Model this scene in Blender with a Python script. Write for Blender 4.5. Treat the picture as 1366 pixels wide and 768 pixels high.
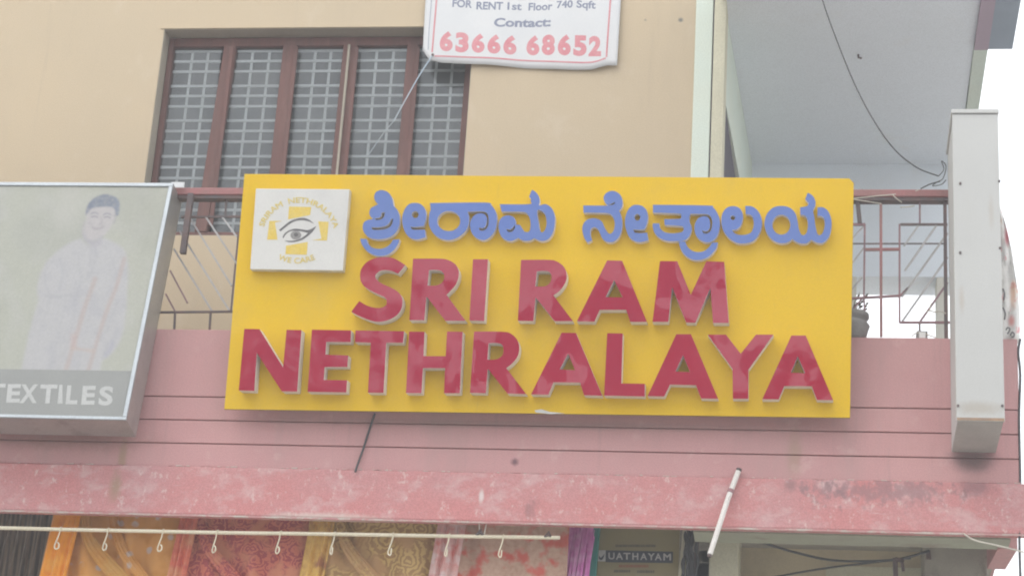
import bpy, bmesh, math, random
import numpy as np
from mathutils import Vector, Matrix
random.seed(7)
for o in list(bpy.data.objects): bpy.data.objects.remove(o, do_unlink=True)
SC = bpy.context.scene
COL = SC.collection

# ------------------------------------------------------------------ camera
FPX = 2940.44                                   # focal length in photo pixels (1366 wide)
_p, _y, _r = (math.radians(a) for a in (21.2958, 8.6602, 3.6713))
FW = Vector((-math.sin(_y)*math.cos(_p), math.cos(_y)*math.cos(_p), math.sin(_p)))
_rt = Vector((math.cos(_y), math.sin(_y), 0)); _up = _rt.cross(FW)
RT = math.cos(_r)*_rt + math.sin(_r)*_up
UP = -math.sin(_r)*_rt + math.cos(_r)*_up
CAM = Vector((0, 0, 1.6))
cam = bpy.data.cameras.new('camera'); camo = bpy.data.objects.new('camera', cam); COL.objects.link(camo)
cam.sensor_width = 36; cam.lens = FPX*36/1366; cam.clip_start = .05; cam.clip_end = 3000
m = Matrix((( RT.x, UP.x, -FW.x, CAM.x), (RT.y, UP.y, -FW.y, CAM.y), (RT.z, UP.z, -FW.z, CAM.z), (0, 0, 0, 1)))
camo.matrix_world = m
SC.camera = camo

# ------------------------------------------------------------------ sky, sun, exposure
SUN_EL, SUN_AZ = math.radians(58), math.radians(215)     # sun high, behind the camera and to its left
W = bpy.data.worlds.new('World'); SC.world = W; W.use_nodes = True
nt = W.node_tree; nt.nodes.clear()
def wn(t, **k):
    n = nt.nodes.new(t)
    for a, b in k.items(): setattr(n, a, b)
    return n
sky = wn('ShaderNodeTexSky', sky_type='NISHITA'); sky.sun_disc = False
sky.sun_elevation = SUN_EL; sky.sun_rotation = SUN_AZ; sky.dust_density = 5; sky.air_density = 1.2; sky.altitude = 900
tc = wn('ShaderNodeTexCoord'); mp = wn('ShaderNodeMapping'); mp.inputs['Scale'].default_value = (1, 1, 2.2)
no = wn('ShaderNodeTexNoise'); no.inputs['Scale'].default_value = 3.2; no.inputs['Detail'].default_value = 7; no.inputs['Roughness'].default_value = .58
rp = wn('ShaderNodeMapRange'); rp.inputs['From Min'].default_value = .25; rp.inputs['From Max'].default_value = .62
rp.inputs['To Min'].default_value = .72; rp.inputs['To Max'].default_value = .96
mx = wn('ShaderNodeMix', data_type='RGBA'); mx.inputs['B'].default_value = (9.6, 9.8, 10.0, 1)
bg = wn('ShaderNodeBackground'); bg.inputs['Strength'].default_value = .1; out = wn('ShaderNodeOutputWorld')
L = nt.links.new
L(tc.outputs['Generated'], mp.inputs['Vector']); L(mp.outputs[0], no.inputs['Vector']); L(no.outputs['Fac'], rp.inputs['Value'])
L(rp.outputs[0], mx.inputs['Factor']); L(sky.outputs[0], mx.inputs['A']); L(mx.outputs['Result'], bg.inputs['Color']); L(bg.outputs[0], out.inputs['Surface'])
sl = bpy.data.lights.new('sun', 'SUN'); sl.energy = .5; sl.angle = math.radians(40); sl.color = (1, .95, .87)
so = bpy.data.objects.new('sun', sl); COL.objects.link(so)
sd = Vector((math.sin(SUN_AZ)*math.cos(SUN_EL), math.cos(SUN_AZ)*math.cos(SUN_EL), math.sin(SUN_EL)))
so.rotation_euler = (-sd).to_track_quat('-Z', 'Y').to_euler(); so.location = (-4, -6, 14)
vs = SC.view_settings; vs.view_transform = 'Standard'; vs.look = 'None'; vs.gamma = 1; vs.exposure = .97; vs.use_curve_mapping = False
SC.render.resolution_x = 1024; SC.render.resolution_y = 575
try: SC.cycles.filter_width = 2.0
except Exception: pass

# ------------------------------------------------------------------ helpers
def ray(px, py): return FW*FPX + RT*(px-683) - UP*(py-384)
def at(px, py, Y):
    d = ray(px, py); return CAM + d*(Y/d.y)
def atz(px, py, z):
    d = ray(px, py); return CAM + d*((z-CAM.z)/d.z)
def onplane(px, py, P0, N):
    d = ray(px, py); return CAM + d*((P0-CAM).dot(N)/d.dot(N))

MATS = {}
def mat(name, c1, c2=None, scale=2.5, rough=.75, spec=.3, bump=0, bscale=60, stretch=(1, 1, 1), fine=.12, metal=0, spots=(), layers=(), bend=0, bendscale=4):
    """c1/c2 blotchy mix + fine grain + optional stain and painted-shade spots (centre, radii, colour, strength, raggedness) and
    noise layers (colour, scale vec, lo, hi, strength)."""
    M = bpy.data.materials.new(name); M.use_nodes = True; t = M.node_tree; t.nodes.clear()
    def N(ty, **k):
        n = t.nodes.new(ty)
        for a, b in k.items(): setattr(n, a, b)
        return n
    l = t.links.new
    o = N('ShaderNodeOutputMaterial'); b = N('ShaderNodeBsdfPrincipled'); l(b.outputs[0], o.inputs['Surface'])
    co = N('ShaderNodeTexCoord'); P = co.outputs['Object']
    def noise(sv, detail=5, rgh=.6):
        mpp = N('ShaderNodeMapping'); mpp.inputs['Scale'].default_value = sv; l(P, mpp.inputs['Vector'])
        n = N('ShaderNodeTexNoise'); n.inputs['Scale'].default_value = 1; n.inputs['Detail'].default_value = detail; n.inputs['Roughness'].default_value = rgh
        l(mpp.outputs[0], n.inputs['Vector']); return n.outputs['Fac']
    def rng(v, a, bb, c=0, d=1):
        r = N('ShaderNodeMapRange'); r.interpolation_type = 'SMOOTHSTEP'
        for nm, q in (('From Min', a), ('From Max', bb), ('To Min', c), ('To Max', d)): r.inputs[nm].default_value = q
        l(v, r.inputs['Value']); return r.outputs[0]
    def mix(f, A, B, blend='MIX'):
        x = N('ShaderNodeMix', data_type='RGBA', blend_type=blend)
        for v, s in ((f, 'Factor'), (A, 'A'), (B, 'B')):
            if isinstance(v, (int, float)): x.inputs[s].default_value = v
            elif isinstance(v, tuple): x.inputs[s].default_value = (*v[:3], 1)
            else: l(v, x.inputs[s])
        return x.outputs['Result']
    c2 = c2 or tuple(v*.86 for v in c1)
    col = mix(rng(noise(tuple(scale*s for s in stretch)), .3, .7), c1, c2)
    if fine:
        g = rng(noise((170, 170, 170), 2), .25, .75, 1-fine, 1+fine*.6)
        cmb = N('ShaderNodeCombineXYZ'); [l(g, cmb.inputs[i]) for i in range(3)]
        col = mix(1.0, col, cmb.outputs[0], 'MULTIPLY')
    for (cc, sv, lo, hi, st) in layers:
        f = rng(noise(sv, 8, .68), lo, hi, 0, st); col = mix(f, col, cc)
    for (cen, rad, cc, st, rag) in spots:
        s = N('ShaderNodeVectorMath', operation='SUBTRACT'); l(P, s.inputs[0]); s.inputs[1].default_value = cen
        d = N('ShaderNodeVectorMath', operation='DIVIDE'); l(s.outputs[0], d.inputs[0]); d.inputs[1].default_value = rad
        ln = N('ShaderNodeVectorMath', operation='LENGTH'); l(d.outputs[0], ln.inputs[0])
        nz = noise((26, 26, 20), 8, .7)
        ad = N('ShaderNodeMath', operation='MULTIPLY_ADD'); l(nz, ad.inputs[0]); ad.inputs[1].default_value = rag; l(ln.outputs['Value'], ad.inputs[2])
        f = rng(ad.outputs[0], .15+rag*.5, .95+rag*.5, st, 0); col = mix(f, col, cc)
    l(col, b.inputs['Base Color'])
    b.inputs['Roughness'].default_value = rough; b.inputs['Metallic'].default_value = metal
    b.inputs['Specular IOR Level'].default_value = spec
    nrm = None
    if bump:
        bp = N('ShaderNodeBump'); bp.inputs['Strength'].default_value = bump; bp.inputs['Distance'].default_value = .004
        l(noise((bscale,)*3, 6), bp.inputs['Height']); nrm = bp.outputs[0]
    if bend:
        bp = N('ShaderNodeBump'); bp.inputs['Strength'].default_value = 1; bp.inputs['Distance'].default_value = bend
        l(noise((bendscale,)*3, 2, .45), bp.inputs['Height'])
        if nrm: l(nrm, bp.inputs['Normal'])
        nrm = bp.outputs[0]
    if nrm: l(nrm, b.inputs['Normal'])
    MATS[name] = M
    return M

def tag(o, label=None, cat=None, group=None, kind=None):
    for k, v in (('label', label), ('category', cat), ('group', group), ('kind', kind)):
        if v: o[k] = v
    return o
def thing(name, loc, label, cat, group=None):
    o = bpy.data.objects.new(name, None); o.empty_display_size = .1; o.location = loc; COL.objects.link(o)
    return tag(o, label, cat, group)
def rootloc(o):
    v = Vector((0, 0, 0))
    while o: v += o.location; o = o.parent
    return v
def link(name, me, mats, parent=None, label=None, bevel=0, smooth=False):
    o = bpy.data.objects.new(name, me); COL.objects.link(o)
    for M in (mats if isinstance(mats, (list, tuple)) else [mats]):
        if M: me.materials.append(M)
    if parent:
        o.parent = parent; o.location = -rootloc(parent)      # vertices stay in world coordinates
    if label: o['label'] = label
    if bevel:
        b = o.modifiers.new('bevel', 'BEVEL'); b.width = bevel; b.segments = 2; b.limit_method = 'ANGLE'
    if smooth:
        for p in me.polygons: p.use_smooth = True
    return o
class MB:
    def __init__(s): s.v = []; s.f = []
    def add(s, vs, fs):
        k = len(s.v); s.v += [tuple(v) for v in vs]; s.f += [tuple(i+k for i in f) for f in fs]; return s
    def box(s, x0, x1, y0, y1, z0, z1):
        return s.hexa([(x0, y0, z0), (x1, y0, z0), (x1, y1, z0), (x0, y1, z0)], [(x0, y0, z1), (x1, y0, z1), (x1, y1, z1), (x0, y1, z1)])
    def hexa(s, lo, hi):
        return s.add(list(lo)+list(hi), [(3, 2, 1, 0), (4, 5, 6, 7), (0, 1, 5, 4), (1, 2, 6, 5), (2, 3, 7, 6), (3, 0, 4, 7)])
    def tube(s, pts, r, n=8, cap=True):
        pts = [Vector(p) for p in pts]; rs = r if isinstance(r, (list, tuple)) else [r]*len(pts)
        rings = []; ref = None
        for i, p in enumerate(pts):
            d = (pts[min(i+1, len(pts)-1)]-pts[max(i-1, 0)]).normalized()
            if ref is None: ref = d.orthogonal().normalized()
            ref = (ref-d*ref.dot(d)).normalized(); q = d.cross(ref)
            rings.append([p+(ref*math.cos(2*math.pi*k/n)+q*math.sin(2*math.pi*k/n))*rs[i] for k in range(n)])
        vs = [v for R_ in rings for v in R_]; fs = []
        for i in range(len(pts)-1):
            for k in range(n): fs.append((i*n+k, i*n+(k+1) % n, (i+1)*n+(k+1) % n, (i+1)*n+k))
        if cap: fs += [tuple(range(n))[::-1], tuple((len(pts)-1)*n+k for k in range(n))]
        return s.add(vs, fs)
    def bar(s, a, b, w, h=None, upv=(0, -1, 0)):
        a = Vector(a); b = Vector(b); h = h or w; d = (b-a).normalized(); u = Vector(upv); u = (u-d*u.dot(d)).normalized(); q = d.cross(u)
        lo = [a+u*h/2*sy+q*w/2*sx for sx, sy in ((-1, -1), (1, -1), (1, 1), (-1, 1))]; hi = [v+(b-a) for v in lo]
        return s.hexa(lo, hi)
    def lathe(s, c, prof, n=20):
        c = Vector(c); vs = [c+Vector((r*math.cos(2*math.pi*k/n), r*math.sin(2*math.pi*k/n), z)) for r, z in prof for k in range(n)]
        fs = [(i*n+k, i*n+(k+1) % n, (i+1)*n+(k+1) % n, (i+1)*n+k) for i in range(len(prof)-1) for k in range(n)]
        return s.add(vs, fs+[tuple(range(n))[::-1], tuple((len(prof)-1)*n+k for k in range(n))])
    def mesh(s, name):
        me = bpy.data.meshes.new(name); me.from_pydata(s.v, [], s.f); me.update()
        bm = bmesh.new(); bm.from_mesh(me); bmesh.ops.recalc_face_normals(bm, faces=bm.faces); bm.to_mesh(me); bm.free(); return me
    def build(s, name, M, parent=None, **k): return link(name, s.mesh(name), M, parent, **k)
def boxpart(name, M, parent, *a, **k): return MB().box(*a).build(name, M, parent, **k)
def crom(pts, n=6):
    pts = [Vector(p) for p in pts]; o = []
    for i in range(len(pts)-1):
        p0, p1, p2, p3 = pts[max(i-1, 0)], pts[i], pts[i+1], pts[min(i+2, len(pts)-1)]
        for k in range(n):
            t = k/n; o.append(.5*((2*p1)+(p2-p0)*t+(2*p0-5*p1+4*p2-p3)*t*t+(3*p1-p0-3*p2+p3)*t*t*t))
    return o+[pts[-1]]
def smooth_outline(pts, n=4, corners=None):
    """closed outline; a third value marks a corner, other points are rounded through"""
    P = [(p[0], p[1]) for p in pts]; C = [len(p) > 2 for p in pts]; N_ = len(P); o = []
    for i in range(N_):
        p1, p2 = P[i], P[(i+1) % N_]
        p0 = P[i-1] if not C[i] else p1; p3 = P[(i+2) % N_] if not C[(i+1) % N_] else p2
        if C[i] and C[(i+1) % N_]: o.append(p1); continue
        for k in range(n):
            t = k/n
            o.append(tuple(.5*((2*p1[j])+(p2[j]-p0[j])*t+(2*p0[j]-5*p1[j]+4*p2[j]-p3[j])*t*t+(3*p1[j]-p0[j]-3*p2[j]+p3[j])*t**3) for j in (0, 1)))
    return o
class Plane:
    """a flat face in the scene: origin, u (right), v (up), n (towards the viewer)"""
    def __init__(s, O, U, V):
        s.O = Vector(O); s.U = Vector(U).normalized(); s.N = Vector(U).cross(Vector(V)).normalized(); s.V = s.N.cross(s.U)
    def off(s, d): return Plane(s.O+s.N*d, s.U, s.V)
    def px(s, x, y):
        p = onplane(x, y, s.O, s.N)-s.O; return (p.dot(s.U), p.dot(s.V))
    def w(s, u, v, d=0): return s.O+s.U*u+s.V*v+s.N*d
def slab_from_outline(name, pl, loops, depth, mats, parent, bevel=0, label=None, off=0):
    """2-D outlines (plane coords) -> solid plate whose FRONT face lies on plane pl (+off) and reaches `depth` back. mats[0] front, mats[1] sides"""
    cu = bpy.data.curves.new('tmp', 'CURVE'); cu.dimensions = '2D'; cu.fill_mode = 'BOTH'; cu.extrude = depth/2-bevel; cu.bevel_depth = bevel; cu.bevel_resolution = 1
    if bevel: cu.offset = -bevel
    for lp in loops:
        sp = cu.splines.new('POLY'); sp.points.add(len(lp)-1); sp.use_cyclic_u = True
        for q, (u, v) in zip(sp.points, lp): q.co = (u, v, 0, 1)
    ob = bpy.data.objects.new('tmp', cu); COL.objects.link(ob); dg = bpy.context.evaluated_depsgraph_get()
    me = bpy.data.meshes.new_from_object(ob.evaluated_get(dg)); bpy.data.objects.remove(ob); bpy.data.curves.remove(cu)
    me.name = name; me.materials.clear()
    for p in me.polygons: p.use_smooth = False
    front = [p.normal.z > .9 and p.center.z > depth*.3 for p in me.polygons]
    for v in me.vertices: v.co = pl.w(v.co.x, v.co.y, v.co.z-depth/2+off)
    o = link(name, me, mats, parent, label=label)
    if len(mats) > 1:
        for p, fr in zip(me.polygons, front): p.material_index = 0 if fr else 1
    return o
def flat_from_outline(name, pl, loops, M, parent, off=.002, label=None):
    return slab_from_outline(name, pl, loops, .0003, [M], parent, off=off, label=label)
def text_mesh(txt, bold=.0):
    cu = bpy.data.curves.new('tmp', 'FONT'); cu.body = txt; cu.bevel_depth = bold; cu.bevel_resolution = 0; cu.fill_mode = 'BOTH'; cu.resolution_u = 4
    ob = bpy.data.objects.new('tmp', cu); COL.objects.link(ob); dg = bpy.context.evaluated_depsgraph_get()
    me = bpy.data.meshes.new_from_object(ob.evaluated_get(dg)); bpy.data.objects.remove(ob); bpy.data.curves.remove(cu); me.materials.clear()
    for p in me.polygons: p.use_smooth = False
    return me
def print_text(name, txt, fn, M, parent, bold=.02, label=None, cap=None, flush=True):
    """fn maps (s in 0..1 across the text, t: 0 baseline, 1 cap height) to a world point"""
    me = text_mesh(txt, bold); xs = [v.co.x for v in me.vertices]; x0, x1 = min(xs), max(xs)
    ch = cap or max(v.co.y for v in me.vertices); y0 = min(v.co.y for v in me.vertices) if flush else -bold
    for v in me.vertices: v.co = fn((v.co.x-x0)/(x1-x0), (v.co.y-y0)/(ch-y0), v.co.z/max(bold, 1e-6)*.00006)
    me.name = name
    return link(name, me, M, parent, label=label)
def quad_fn(pl, bl, br, tl, tr, off=.003):
    a, b, c, d = [Vector(pl.px(*q)) for q in (bl, br, tl, tr)]
    def f(s, t, dz=0):
        p = a*(1-s)*(1-t)+b*s*(1-t)+c*(1-s)*t+d*s*t
        return pl.w(p.x, p.y, off+dz)
    return f

# ------------------------------------------------------------------ materials
C_PINK = (.56, .315, .31)
def pxs(x, y, rx, rz, Y=10): p = at(x, y, Y); return (p.x, p.y, p.z), (rx*.00375, .3, rz*.0038)
SP = lambda x, y, rx, rz, c, st, rag: (*pxs(x, y, rx, rz), c, st, rag)
mat('pink', C_PINK, (.53, .285, .285), 1.6, .85, .2, .25, 90, fine=.1,
    layers=[((.46, .285, .275), (3, 3, .8), .46, .68, .7), ((.38, .25, .235), (12, 12, .7), .55, .74, .45), ((.63, .43, .42), (5, 5, 5), .58, .7, .45), ((.60, .37, .37), (9, 9, 7), .6, .75, .35)],
    spots=[SP(1298, 612, 42, 26, (.10, .085, .085), .75, .5), SP(163, 612, 9, 48, (.35, .26, .15), .6, .4),  # first spot: stain plus painted shade under the box sign
           SP(700, 566, 470, 9, (.27, .2, .18), .45, .9), SP(1060, 605, 14, 48, (.36, .26, .18), .5, .7),  # long strip: shadow of the yellow sign put into the paint colour
           SP(687, 616, 8, 8, (.12, .06, .08), .8, 1.2), SP(90, 585, 170, 22, (.30, .17, .14), .5, .8)])  # last spot: painted shadow below the textiles sign
mat('pink_worn', (.56, .23, .225), (.53, .27, .27), 2, .85, .2, .5, 60, fine=.14,
    layers=[((.60, .43, .43), (5, 5, 8), .48, .66, .55), ((.68, .58, .56), (34, 34, 24), .56, .68, .55), ((.66, .52, .50), (70, 70, 22), .6, .75, .4), ((.22, .12, .12), (55, 55, 40), .68, .76, .8), ((.60, .54, .52), (5, 5, 40), .62, .74, .5)],
    spots=[SP(1055, 648, 13, 13, (.24, .15, .15), .6, .8), SP(1095, 655, 30, 26, (.26, .17, .18), .6, 4.5), SP(1185, 655, 100, 22, (.27, .17, .18), .6, 4.5),
           SP(155, 650, 13, 30, (.33, .24, .16), .7, .8), SP(1300, 650, 30, 20, (.26, .15, .16), .6, 2.0), SP(710, 680, 14, 22, (.28, .15, .15), .6, 2.6),
           SP(643, 662, 5, 14, (.68, .6, .58), .9, .5), SP(430, 690, 110, 8, (.62, .55, .50), .7, 1.2)])
mat('cement', (.56, .50, .45), (.50, .40, .37), 9, .9, .2, .5, 80, layers=[((.50, .24, .24), (16, 16, 40), .42, .55, .9)])
mat('cream', (.585, .475, .33), (.56, .46, .325), .9, .9, .15, .3, 110, fine=.08, layers=[((.49, .405, .295), (1.4, 1.4, .35), .48, .7, .65), ((.62, .53, .41), (3.5, 3.5, 2.5), .55, .7, .45), ((.44, .36, .265), (9, 9, .5), .56, .76, .4), ((.40, .33, .26), (40, 40, 30), .73, .8, .6)],
    spots=[((at(908, 27, 11).x, 11, at(908, 27, 11).z), (.022, .1, .022), (.16, .16, .15), .95, .1), ((at(861, 27, 11).x, 11, at(861, 27, 11).z), (.012, .1, .012), (.3, .26, .2), .8, .3)])
mat('reveal', (.42, .38, .31), None, 3, .9, .15, .3)
mat('palegreen', (.66, .74, .66), (.68, .73, .63), 1.5, .85, .2, .2)
mat('palecream', (.66, .63, .48), None, 2, .85, .2, .2)
mat('soffit', (.83, .88, .94), (.80, .85, .90), .8, .9, .15, .25, 90, layers=[((.74, .72, .68), (1.5, 1.5, 1.5), .55, .8, .5)])  # bluish tint paints in a veil of glass reflection over the ceiling
mat('backwall', (.68, .66, .58), (.64, .62, .55), 1.5, .9, .15, .2)
mat('mauve', (.50, .40, .48), None, 2, .85, .2, .2)
mat('bluegrey', (.36, .42, .50), None, 2, .85, .2, .2)
mat('wood', (.165, .072, .06), (.135, .068, .058), 5, .6, .35, .2, 60, stretch=(6, 6, .6), layers=[((.30, .17, .14), (9, 9, 2), .5, .75, .5)])
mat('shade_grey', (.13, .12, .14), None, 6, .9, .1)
mat('grille', (.80, .80, .78), (.73, .73, .71), 6, .6, .3)
mat('interior', (.085, .085, .09), (.11, .10, .10), 2, .95, .1)
mat('curtain', (.17, .18, .18), (.12, .13, .14), 6, .95, .1, stretch=(6, 1, .4))
mat('metal_dark', (.10, .085, .09), (.16, .10, .09), 14, .6, .4, .2)
mat('metal_red', (.36, .15, .15), (.30, .16, .15), 10, .6, .3, .2)
mat('metal_pink', (.40, .20, .20), (.36, .2, .2), 10, .8, .2)
mat('metal_mauve', (.24, .16, .18), (.32, .17, .18), 12, .6, .3, .2)
mat('metal_white', (.46, .45, .45), (.38, .36, .36), 12, .55, .35, .1)
mat('yellow', (.74, .47, .008), (.72, .46, .018), .8, .5, .22, .05, 200, fine=.05,
    layers=[((.58, .41, .10), (1.6, 1.6, 1.2), .5, .8, .5), ((.26, .17, .04), (90, 90, 70), .735, .78, .7), ((.52, .36, .06), (2, 2, 18), .66, .8, .4), ((.56, .37, .05), (24, 24, 1.1), .58, .76, .32)], spots=[SP(600, 425, 12, 6, (.2, .14, .05), .7, 2.6), SP(820, 430, 10, 5, (.2, .14, .05), .7, 2.6), SP(985, 430, 8, 4, (.2, .14, .05), .6, 2.4), SP(548, 428, 8, 4, (.2, .14, .05), .6, 2.6), SP(1042, 314, 10, 4, (.25, .18, .07), .5, 2.4), SP(1076, 522, 3, 3, (.08, .05, .02), .9, .6), SP(1045, 300, 14, 9, (.30, .2, .1), .4, 2.4), SP(600, 292, 16, 8, (.30, .2, .1), .4, 2.4)], bend=.006, bendscale=1.3)
mat('yellow_edge', (.30, .20, .05), None, 3, .6, .3)
mat('red', (.37, .010, .04), (.35, .010, .045), 2, .02, .6, 0, fine=.05, bend=.026, bendscale=2.4, layers=[((.48, .08, .12), (3, 3, 3), .5, .8, .35)])
mat('blue', (.12, .19, .49), (.125, .195, .46), 3, .4, .35, .05, 200, fine=.05)
mat('acrylic_white', (.74, .70, .68), (.66, .62, .60), 10, .5, .4)
mat('plaque', (.66, .65, .62), (.61, .60, .58), 5, .6, .3, fine=.05)
mat('plaque_edge', (.68, .65, .55), (.55, .52, .42), 12, .6, .3)
mat('print_yellow', (.72, .52, .09), (.70, .54, .16), 20, .6, .3)
mat('print_pale', (.68, .54, .16), (.68, .55, .2), 20, .6, .3)
mat('print_dark', (.12, .115, .12), (.18, .17, .17), 40, .6, .3)
mat('print_white', (.77, .76, .73), None, 5, .6, .3, fine=.05)
mat('flex', (.67, .67, .67), (.63, .64, .65), 3, .45, .4, .1, 60, fine=.04)
mat('flex_navy', (.20, .22, .31), (.26, .28, .36), 30, .6, .3)
mat('flex_red', (.64, .24, .27), (.66, .31, .33), 16, .6, .3)
mat('alu', (.46, .50, .53), (.40, .43, .46), 8, .4, .4, 0, metal=.3)
mat('tin', (.40, .40, .385), (.46, .455, .43), 5, .38, .5, .1, 30, metal=.6, layers=[((.22, .19, .18), (6, 6, 3), .5, .75, .6)])
mat('poster', (.355, .355, .315), (.34, .345, .325), 1.4, .5, .3, fine=.05, layers=[((.40, .40, .385), (1.6, 1.6, 1), .5, .8, .7), ((.30, .30, .27), (5, 5, 4), .55, .8, .5)])
mat('poster_band', (.255, .26, .25), (.28, .285, .275), 2, .5, .3, fine=.05)
mat('poster_white', (.385, .38, .385), (.405, .398, .405), 5, .5, .3, fine=.05, stretch=(2, 1, .6), layers=[((.36, .358, .355), (16, 16, 4), .5, .7, .6)])
mat('poster_skin', (.375, .355, .34), (.40, .38, .37), 18, .5, .3)
mat('poster_hair', (.165, .18, .215), (.25, .26, .28), 45, .4, .45)
mat('poster_shade', (.30, .295, .30), (.345, .34, .345), 25, .4, .45)
mat('poster_fold', (.352, .348, .352), (.37, .366, .368), 25, .5, .3)
mat('poster_stripe', (.375, .325, .305), (.375, .345, .335), 20, .4, .45)
mat('poster_letter', (.44, .445, .435), (.41, .415, .405), 8, .4, .45)
mat('box_white', (.51, .51, .495), (.485, .485, .47), 1.5, .55, .35, .05, 60, fine=.05, layers=[((.47, .46, .43), (5, 5, .8), .5, .75, .45), ((.38, .36, .32), (14, 14, 1.0), .57, .76, .45)], spots=[((.69, 9.53, 4.80), (.16, .1, .05), (.36, .31, .25), .55, .8), ((.62, 9.53, 5.32), (.02, .1, .10), (.40, .33, .26), .4, .6), ((.76, 9.53, 5.75), (.02, .1, .12), (.40, .34, .28), .35, .7)])
mat('rust', (.40, .27, .18), (.30, .22, .17), 20, .9, .1)
mat('box_under', (.40, .38, .35), (.34, .32, .30), 6, .7, .3, spots=[])
mat('pvc', (.76, .70, .54), (.72, .66, .50), 9, .45, .4)
mat('pvc_white', (.76, .74, .71), (.66, .62, .58), 20, .5, .4, layers=[((.42, .36, .33), (50, 50, 20), .62, .72, .7)])
mat('cable', (.075, .075, .08), None, 5, .6, .3)
mat('string_blue', (.36, .50, .66), (.62, .66, .68), 4, .7, .3)
mat('string', (.62, .58, .50), None, 5, .8, .2)
mat('concrete', (.30, .29, .28), (.24, .23, .22), 12, .9, .2, .4)
mat('teal', (.035, .27, .23), (.05, .25, .22), 6, .5, .4)
mat('gold_board', (.30, .25, .12), (.27, .23, .12), 3, .35, .5, fine=.06)
mat('board_navy', (.055, .065, .085), None, 6, .4, .4)
mat('board_letter', (.55, .54, .52), None, 8, .5, .4)
mat('board_text', (.12, .11, .08), None, 8, .5, .4)
mat('board_red', (.34, .12, .07), None, 8, .5, .4)
mat('olive_wall', (.60, .51, .35), (.54, .46, .32), 2.5, .9, .15, .3, layers=[((.42, .36, .25), (3, 3, 2), .5, .7, .7), ((.30, .25, .2), (12, 12, 9), .66, .75, .6)])
mat('stained', (.40, .37, .31), (.32, .29, .25), 4, .9, .15, .4, layers=[((.13, .12, .10), (6, 6, 3), .5, .7, .7)])
mat('under_green', (.38, .40, .31), (.34, .33, .27), 3, .9, .15, .3, layers=[((.24, .18, .15), (4, 8, 4), .52, .7, .6)])
mat('street', (.50, .48, .45), (.45, .435, .41), .7, .95, .1, .4, 30)
mat('paving', (.50, .48, .44), (.44, .42, .39), 1.5, .95, .1, .3)

def glass(name):
    M = bpy.data.materials.new(name); M.use_nodes = True; t = M.node_tree; t.nodes.clear(); l = t.links.new
    o = t.nodes.new('ShaderNodeOutputMaterial'); mx_ = t.nodes.new('ShaderNodeMixShader'); a = t.nodes.new('ShaderNodeBsdfTransparent'); g = t.nodes.new('ShaderNodeBsdfGlossy')
    d = t.nodes.new('ShaderNodeBsdfDiffuse'); m2 = t.nodes.new('ShaderNodeMixShader')
    fr = t.nodes.new('ShaderNodeFresnel'); fr.inputs['IOR'].default_value = 1.45
    a.inputs['Color'].default_value = (.95, .97, .98, 1); g.inputs['Roughness'].default_value = .06
    d.inputs['Color'].default_value = (.45, .46, .46, 1)
    tcn = t.nodes.new('ShaderNodeTexCoord'); nz = t.nodes.new('ShaderNodeTexNoise'); nz.inputs['Scale'].default_value = 3.5; nz.inputs['Detail'].default_value = 6
    mr = t.nodes.new('ShaderNodeMapRange'); mr.inputs['From Min'].default_value = .3; mr.inputs['From Max'].default_value = .75; mr.inputs['To Min'].default_value = .05; mr.inputs['To Max'].default_value = .2
    l(tcn.outputs['Object'], nz.inputs['Vector']); l(nz.outputs['Fac'], mr.inputs['Value'])
    l(mr.outputs[0], m2.inputs['Fac']); l(a.outputs[0], m2.inputs[1]); l(d.outputs[0], m2.inputs[2])      # dust film on the pane
    l(fr.outputs[0], mx_.inputs['Fac']); l(m2.outputs[0], mx_.inputs[1]); l(g.outputs[0], mx_.inputs[2]); l(mx_.outputs[0], o.inputs['Surface'])
    MATS[name] = M
glass('pane_glass')

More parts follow.
